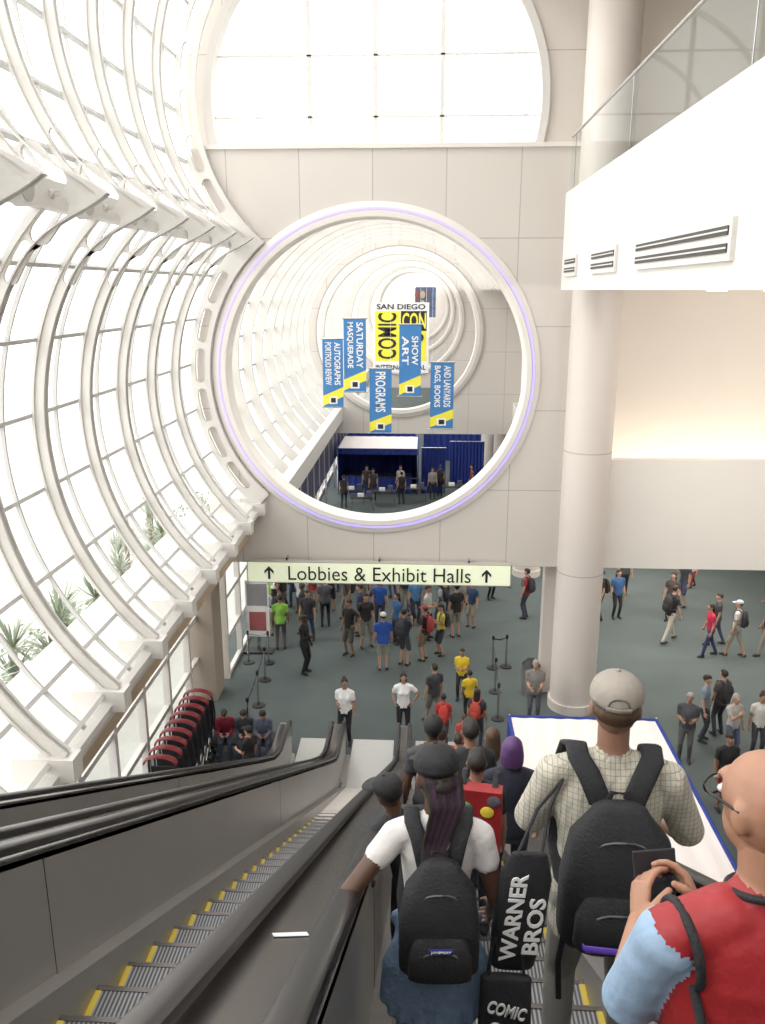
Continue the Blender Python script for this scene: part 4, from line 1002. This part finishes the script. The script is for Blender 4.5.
# ---- foreground man in plaid
M['plaid'] = grid_mat('plaid_shirt', (.56, .52, .43), (.30, .30, .265), .017, .019, .0013, 'XZ', rough=.85)
nt = M['plaid'].node_tree; bs = nt.nodes['Principled BSDF']; nz = nt.nodes.new('ShaderNodeTexNoise'); nz.inputs['Scale'].default_value = 9; nz.inputs['Detail'].default_value = 3
bpn = nt.nodes.new('ShaderNodeBump'); bpn.inputs['Strength'].default_value = 1; bpn.inputs['Distance'].default_value = .045
nt.links.new(nz.outputs['Fac'], bpn.inputs['Height']); nt.links.new(bpn.outputs[0], bs.inputs['Normal'])
MY = 2.74
Zm = tread(MY)+.004
mtm, Um, Hm = person('man_in_plaid_shirt', (.705, MY, Zm), -3, 1.86, topm=M['plaid'], bottom=(.27, .26, .24), skin=(.28, .15, .10), hair=HBR, hairstyle='fringe', hat=(.33, .295, .26), sleeve='half',
    fine=True, vox=.0105, hyaw=-5, hpitch=6, girth=1.12, lh=(-.20, .30, 1.02), rh=(.22, .28, 1.06), le=(-.7, -.8, -.5), re_=(.7, -.8, -.5), hem=.80, lf=(-.13, .0), rf=(.13, .0))
mob = person.last
b = big_pack(Um, .185, .90, 1.40, -.135)
straps(b, Um, .125, 1.1, M['black'], .038, zt_=1.38)
b.box((-.015, -.004, -.09), (.015, .004, .09), 'purple', R=Matrix.Translation(Um(.05, -.372, 1.12)))
b.tube([Um(-.17, -.20, .98), Um(-.11, -.36, .99), Um(.0, -.375, 1.0)], [(.013, .003)]*3, 'purple', side=V((0, 0, 1)), n=8)
b.tube([Um(.18, -.20, 1.14), Um(.11, -.34, 1.15), Um(.06, -.375, 1.16)], [(.011, .003)]*3, 'black', side=V((0, 0, 1)), n=8)
b.tube([Um(.19, -.2, 1.0), Um(.15, -.33, .96), Um(.10, -.36, .93)], [(.013, .003)]*3, 'purple', side=V((0, 0, 1)), n=8)
b.tube([Um(-.15, -.2, .95), Um(-.17, -.22, .80), Um(-.16, -.22, .65)], [(.010, .003)]*3, 'black', side=V((1, 0, 0)), n=6)
b.tube([Um(.05, -.3, .92), Um(.06, -.3, .80), Um(.05, -.3, .68)], [(.012, .003)]*3, 'purple', side=V((1, 0, 0)), n=6)
b.obj('backpack', smooth=True, recalc=False, mtx=mtm)
b = MB(); b.tube([Hm(.035*math.cos(t), -.116+.006*abs(math.cos(t)), 1.69+.03*math.sin(t)) for t in [PI*i/10 for i in range(11)]], [.004]*11, cloth((.16, .14, .12)), n=6)
b.tube([Hm(-.04, -.112, 1.683), Hm(0, -.121, 1.681), Hm(.04, -.112, 1.683)], [(.009, .003)]*3, cloth((.25, .22, .19)), side=V((0, 0, 1)), n=6)
PAR.append((b.obj('cap_strap', smooth=True, recalc=False, mtx=mtm), mob, mtm))
b = MB()
b.tube([(0, 0, -.22), (0, 0, -.1), (0, 0, .13), (0, 0, .21)], [(.075, .03), (.085, .045), (.085, .035), (.06, .012)], 'black', n=22, e=.6)
tm_ = fit(text_mb('WARNER', .06, 'paper', .002), .34, .055); b.merge(tm_, Matrix.Translation((-.035, -.05, .0)) @ FACE @ Matrix.Rotation(PI/2-.0, 4, 'Z'))
tm_ = fit(text_mb('BROS', .06, 'paper', .002), .22, .055); b.merge(tm_, Matrix.Translation((.038, -.05, -.03)) @ FACE @ Matrix.Rotation(PI/2, 4, 'Z'))
for s_ in (-1, 1): b.tube([(s_*.04, 0, .21), (.06+s_*.02, .12, .30), (.16, .26, .33)], [.006]*3, 'black', n=8)
b.obj('tote_bag', smooth=True, recalc=False, mtx=Matrix.Translation((.345, 2.36, 8.70)) @ Matrix.Rotation(.10, 4, 'Y') @ Matrix.Rotation(.1, 4, 'Z'))
b = MB()
b.tube([(0, 0, -.2), (0, 0, -.05), (0, 0, .14)], [(.08, .04), (.09, .05), (.085, .02)], 'black', n=22, e=.6)
tm_ = fit(text_mb('COMIC', .06, 'paper', .002), .13, .05); b.merge(tm_, Matrix.Translation((0, -.055, .06)) @ FACE @ Matrix.Rotation(-.25, 4, 'Z'))
tm_ = fit(text_mb('CON', .06, 'paper', .002), .12, .05); b.merge(tm_, Matrix.Translation((0, -.06, -.02)) @ FACE @ Matrix.Rotation(-.25, 4, 'Z'))
for s_ in (-1, 1): b.tube([(s_*.06, 0, .14), (s_*.05, .02, .25), (.0, .04, .36)], [.006]*3, 'black', n=8)
b.obj('tote_bag', smooth=True, recalc=False, mtx=Matrix.Translation((.30, 2.3, 8.33)))

# ---- foreground man at right
RYm = 1.20
Zr = tread(RYm)+.004
mtr, Ur, Hr = person('bald_man_with_glasses', (.580, RYm, Zr), 10, 1.565, top=(.30, .42, .58), bottom=(.05, .05, .06), skin=(.40, .21, .135), hairstyle='bald', hair=HBR, sleeve='half', vest=M['red'], slv=.92,
    fine=True, vox=.0085, hyaw=14, hpitch=8, girth=1.10, glasses=True, lh=(-.075, .33, 1.135), rh=(.075, .34, 1.145), le=(-.45, -.25, -1), re_=(.6, -.2, -1), ldir=(.25, .55, .65), rdir=(-.25, .55, .7), lpn=(1, .1, -.2), rpn=(-1, .1, -.2), lcurl=.55, rcurl=.55)
rob = person.last
b = MB(); b.box((-.033, -.004, -.055), (.033, .004, .055), 'ink', R=Matrix.Translation(Ur(.0, .425, 1.21)) @ Matrix.Rotation(-.35, 4, 'X') @ Matrix.Rotation(PI/2, 4, 'Y')); b.obj('smartphone', bevel=.004, mtx=mtr)
b = MB()
for s_ in (-1, 1):
    c_ = Ur(.160*s_, -.005, 1.385)
    pts = [c_+V((.010*math.sin(t)*s_, .074*math.cos(t), .078*math.sin(t))) for t in [2*PI*i/24 for i in range(24)]]
    b.tube(pts, [(.010, .008)]*24, 'black', side=V((1, 0, 0)), n=8, closed=True)
pts = [Ur(.070*math.cos(t), .0+.062*math.sin(t), 1.487-.02*math.sin(t)) for t in [2*PI*i/28 for i in range(28)]]
b.tube(pts, [.008]*28, 'black', n=8, closed=True)
b.tube([Ur(-.16, -.06, 1.34), Ur(-.155, -.122, 1.25), Ur(-.15, -.13, 1.1), Ur(-.155, -.115, .95)], [(.010, .006)]*4, 'black', n=8)
PAR.append((b.obj('vest_trim', smooth=True, recalc=False, mtx=mtr), rob, mtr))

# ------------------------------------------------------------------ stanchions, carts, misc
def stanchion(x, y, h=1.0):
    b = MB(); b.tube([(x, y, 0), (x, y, .03)], [.17, .16], 'ink', n=20, cap=False); b.tube([(x, y, .03), (x, y, h)], [.03, .03], 'chrome', n=12); b.tube([(x, y, h-.08), (x, y, h)], [.04, .04], 'ink', n=12)
    return b.obj('stanchion_post', auto=True)
line1 = [(-4.25, 18.3), (-4.3, 19.8), (-4.4, 21.3), (-4.5, 22.4), (-5.1, 22.4)]
line2 = [(2.0, 19.4), (2.05, 20.9), (2.1, 22.4), (2.5, 22.5)]
for L_ in (line1, line2):
    for p in L_: stanchion(*p)
    b = MB()
    for p, q in zip(L_, L_[1:]):
        b.tube([(p[0], p[1], .93), ((p[0]+q[0])/2, (p[1]+q[1])/2, .88), (q[0], q[1], .93)], [(.004, .025)]*3, 'ink', n=6)
    b.obj('stanchion_belt')
for i in range(9):
    b = MB(); y = 14.8+.36*i; x = -5.25
    for s_ in (-1, 1):
        b.tube([(x+.32*s_, y, .1), (x+.32*s_, y+.1, .9), (x+.30*s_, y+.02, 1.3), (x+.24*s_, y-.1, 1.5)], [.022]*4, 'ink', n=8)
        b.tube([(x+.34*s_, y-.3, .12), (x+.32*s_, y+.2, .55)], [.018]*2, 'chrome', n=8)
        for yy in (-.3, .12): b.tube([(x+.34*s_-.02, y+yy, .12), (x+.34*s_+.02, y+yy, .12)], [.11]*2, 'rubber', side=(0, 0, 1), n=16)
    hood = [(x+.33*math.cos(t), y-.12, 1.42+.16*math.sin(t)) for t in [PI*k/12 for k in range(13)]]
    b.tube(hood, [(.022, .09)]*13, 'maroon', side=V((0, 0, 1)), n=10)
    b.box((x-.3, y-.18, .5), (x+.3, y+.15, .55), 'black'); b.box((x-.28, y+.1, .55), (x+.28, y+.14, 1.2), 'black')
    b.obj('stroller')
b = MB(); b.box((-5.3, 23.2, .5), (-4.6, 23.26, 2.3), 'paper'); b.box((-5.25, 23.19, 1.5), (-4.65, 23.2, 2.2), cloth((.3, .3, .32))); b.box((-5.2, 23.18, .7), (-4.7, 23.2, 1.3), cloth((.35, .1, .1)))
b.box((-5.4, 23.0, 0), (-4.5, 23.4, .06), 'ink'); b.box((-5.0, 23.24, 0), (-4.9, 23.3, .6), 'chrome'); b.obj('poster_stand')
b = MB(); b.box((-5.4, 11.2, 0), (-4.0, 13.8, 1.0), 'drape'); b.box((-5.45, 11.15, 1.0), (-3.95, 13.85, 1.03), 'drape')
for i in range(28): b.tube([(-3.98, 11.25+i*.09, 0), (-3.98, 11.25+i*.09, 1.0)], [.02]*2, 'drape', n=6, cap=False)
b.obj('draped_table')
b = MB(); b.tube([(3.0, 20.9, 0), (3.0, 20.9, .85)], [.24, .24], 'steel', n=24, cap=False); b.tube([(3.0, 20.9, .85), (3.0, 20.9, 1.0)], [.25, .12], 'ink', n=24, cap=False); b.obj('litter_bin')
b = MB()
for x in (6, 8.5, 11): 
    for y in (22.5, 25, 28, 32, 36): b.tube([(x, y, 3.79), (x, y, 3.74)], [.16, .16], 'downlight', n=16, cap=False)
    for y in (12, 15, 18): b.tube([(x, y, 10.70), (x, y, 10.68)], [.2, .2], 'downlight', n=16, cap=False)
b.obj('added_downlights')  # added discs, made-up fixtures to go with the fill lights
for y in (24, 30): 
    l = bpy.data.lights.new('lobby_fill', 'AREA'); l.energy = 300; l.shape = 'RECTANGLE'; l.size = 6; l.size_y = 4; l.color = (1, .93, .84)  # added unseen area light under the lobby ceiling to light the floor
    o = bpy.data.objects.new('lobby_fill', l); o.location = (8.5, y, 3.7); S.collection.objects.link(o)
l = bpy.data.lights.new('parapet_fill', 'AREA'); l.energy = 520; l.shape = 'RECTANGLE'; l.size = 8; l.size_y = 2; l.color = (1, .95, .88)  # added fill aimed at the parapet, too dim below the slab
o = bpy.data.objects.new('parapet_fill', l); o.location = (9.5, 14.5, 10.5); o.rotation_euler = (math.radians(55), 0, 0); S.collection.objects.link(o)

# parent parts to their objects, keeping world placement
for ch, pa, pm in PAR:
    ch.parent = pa; ch.matrix_parent_inverse = pm.inverted()
print('done')
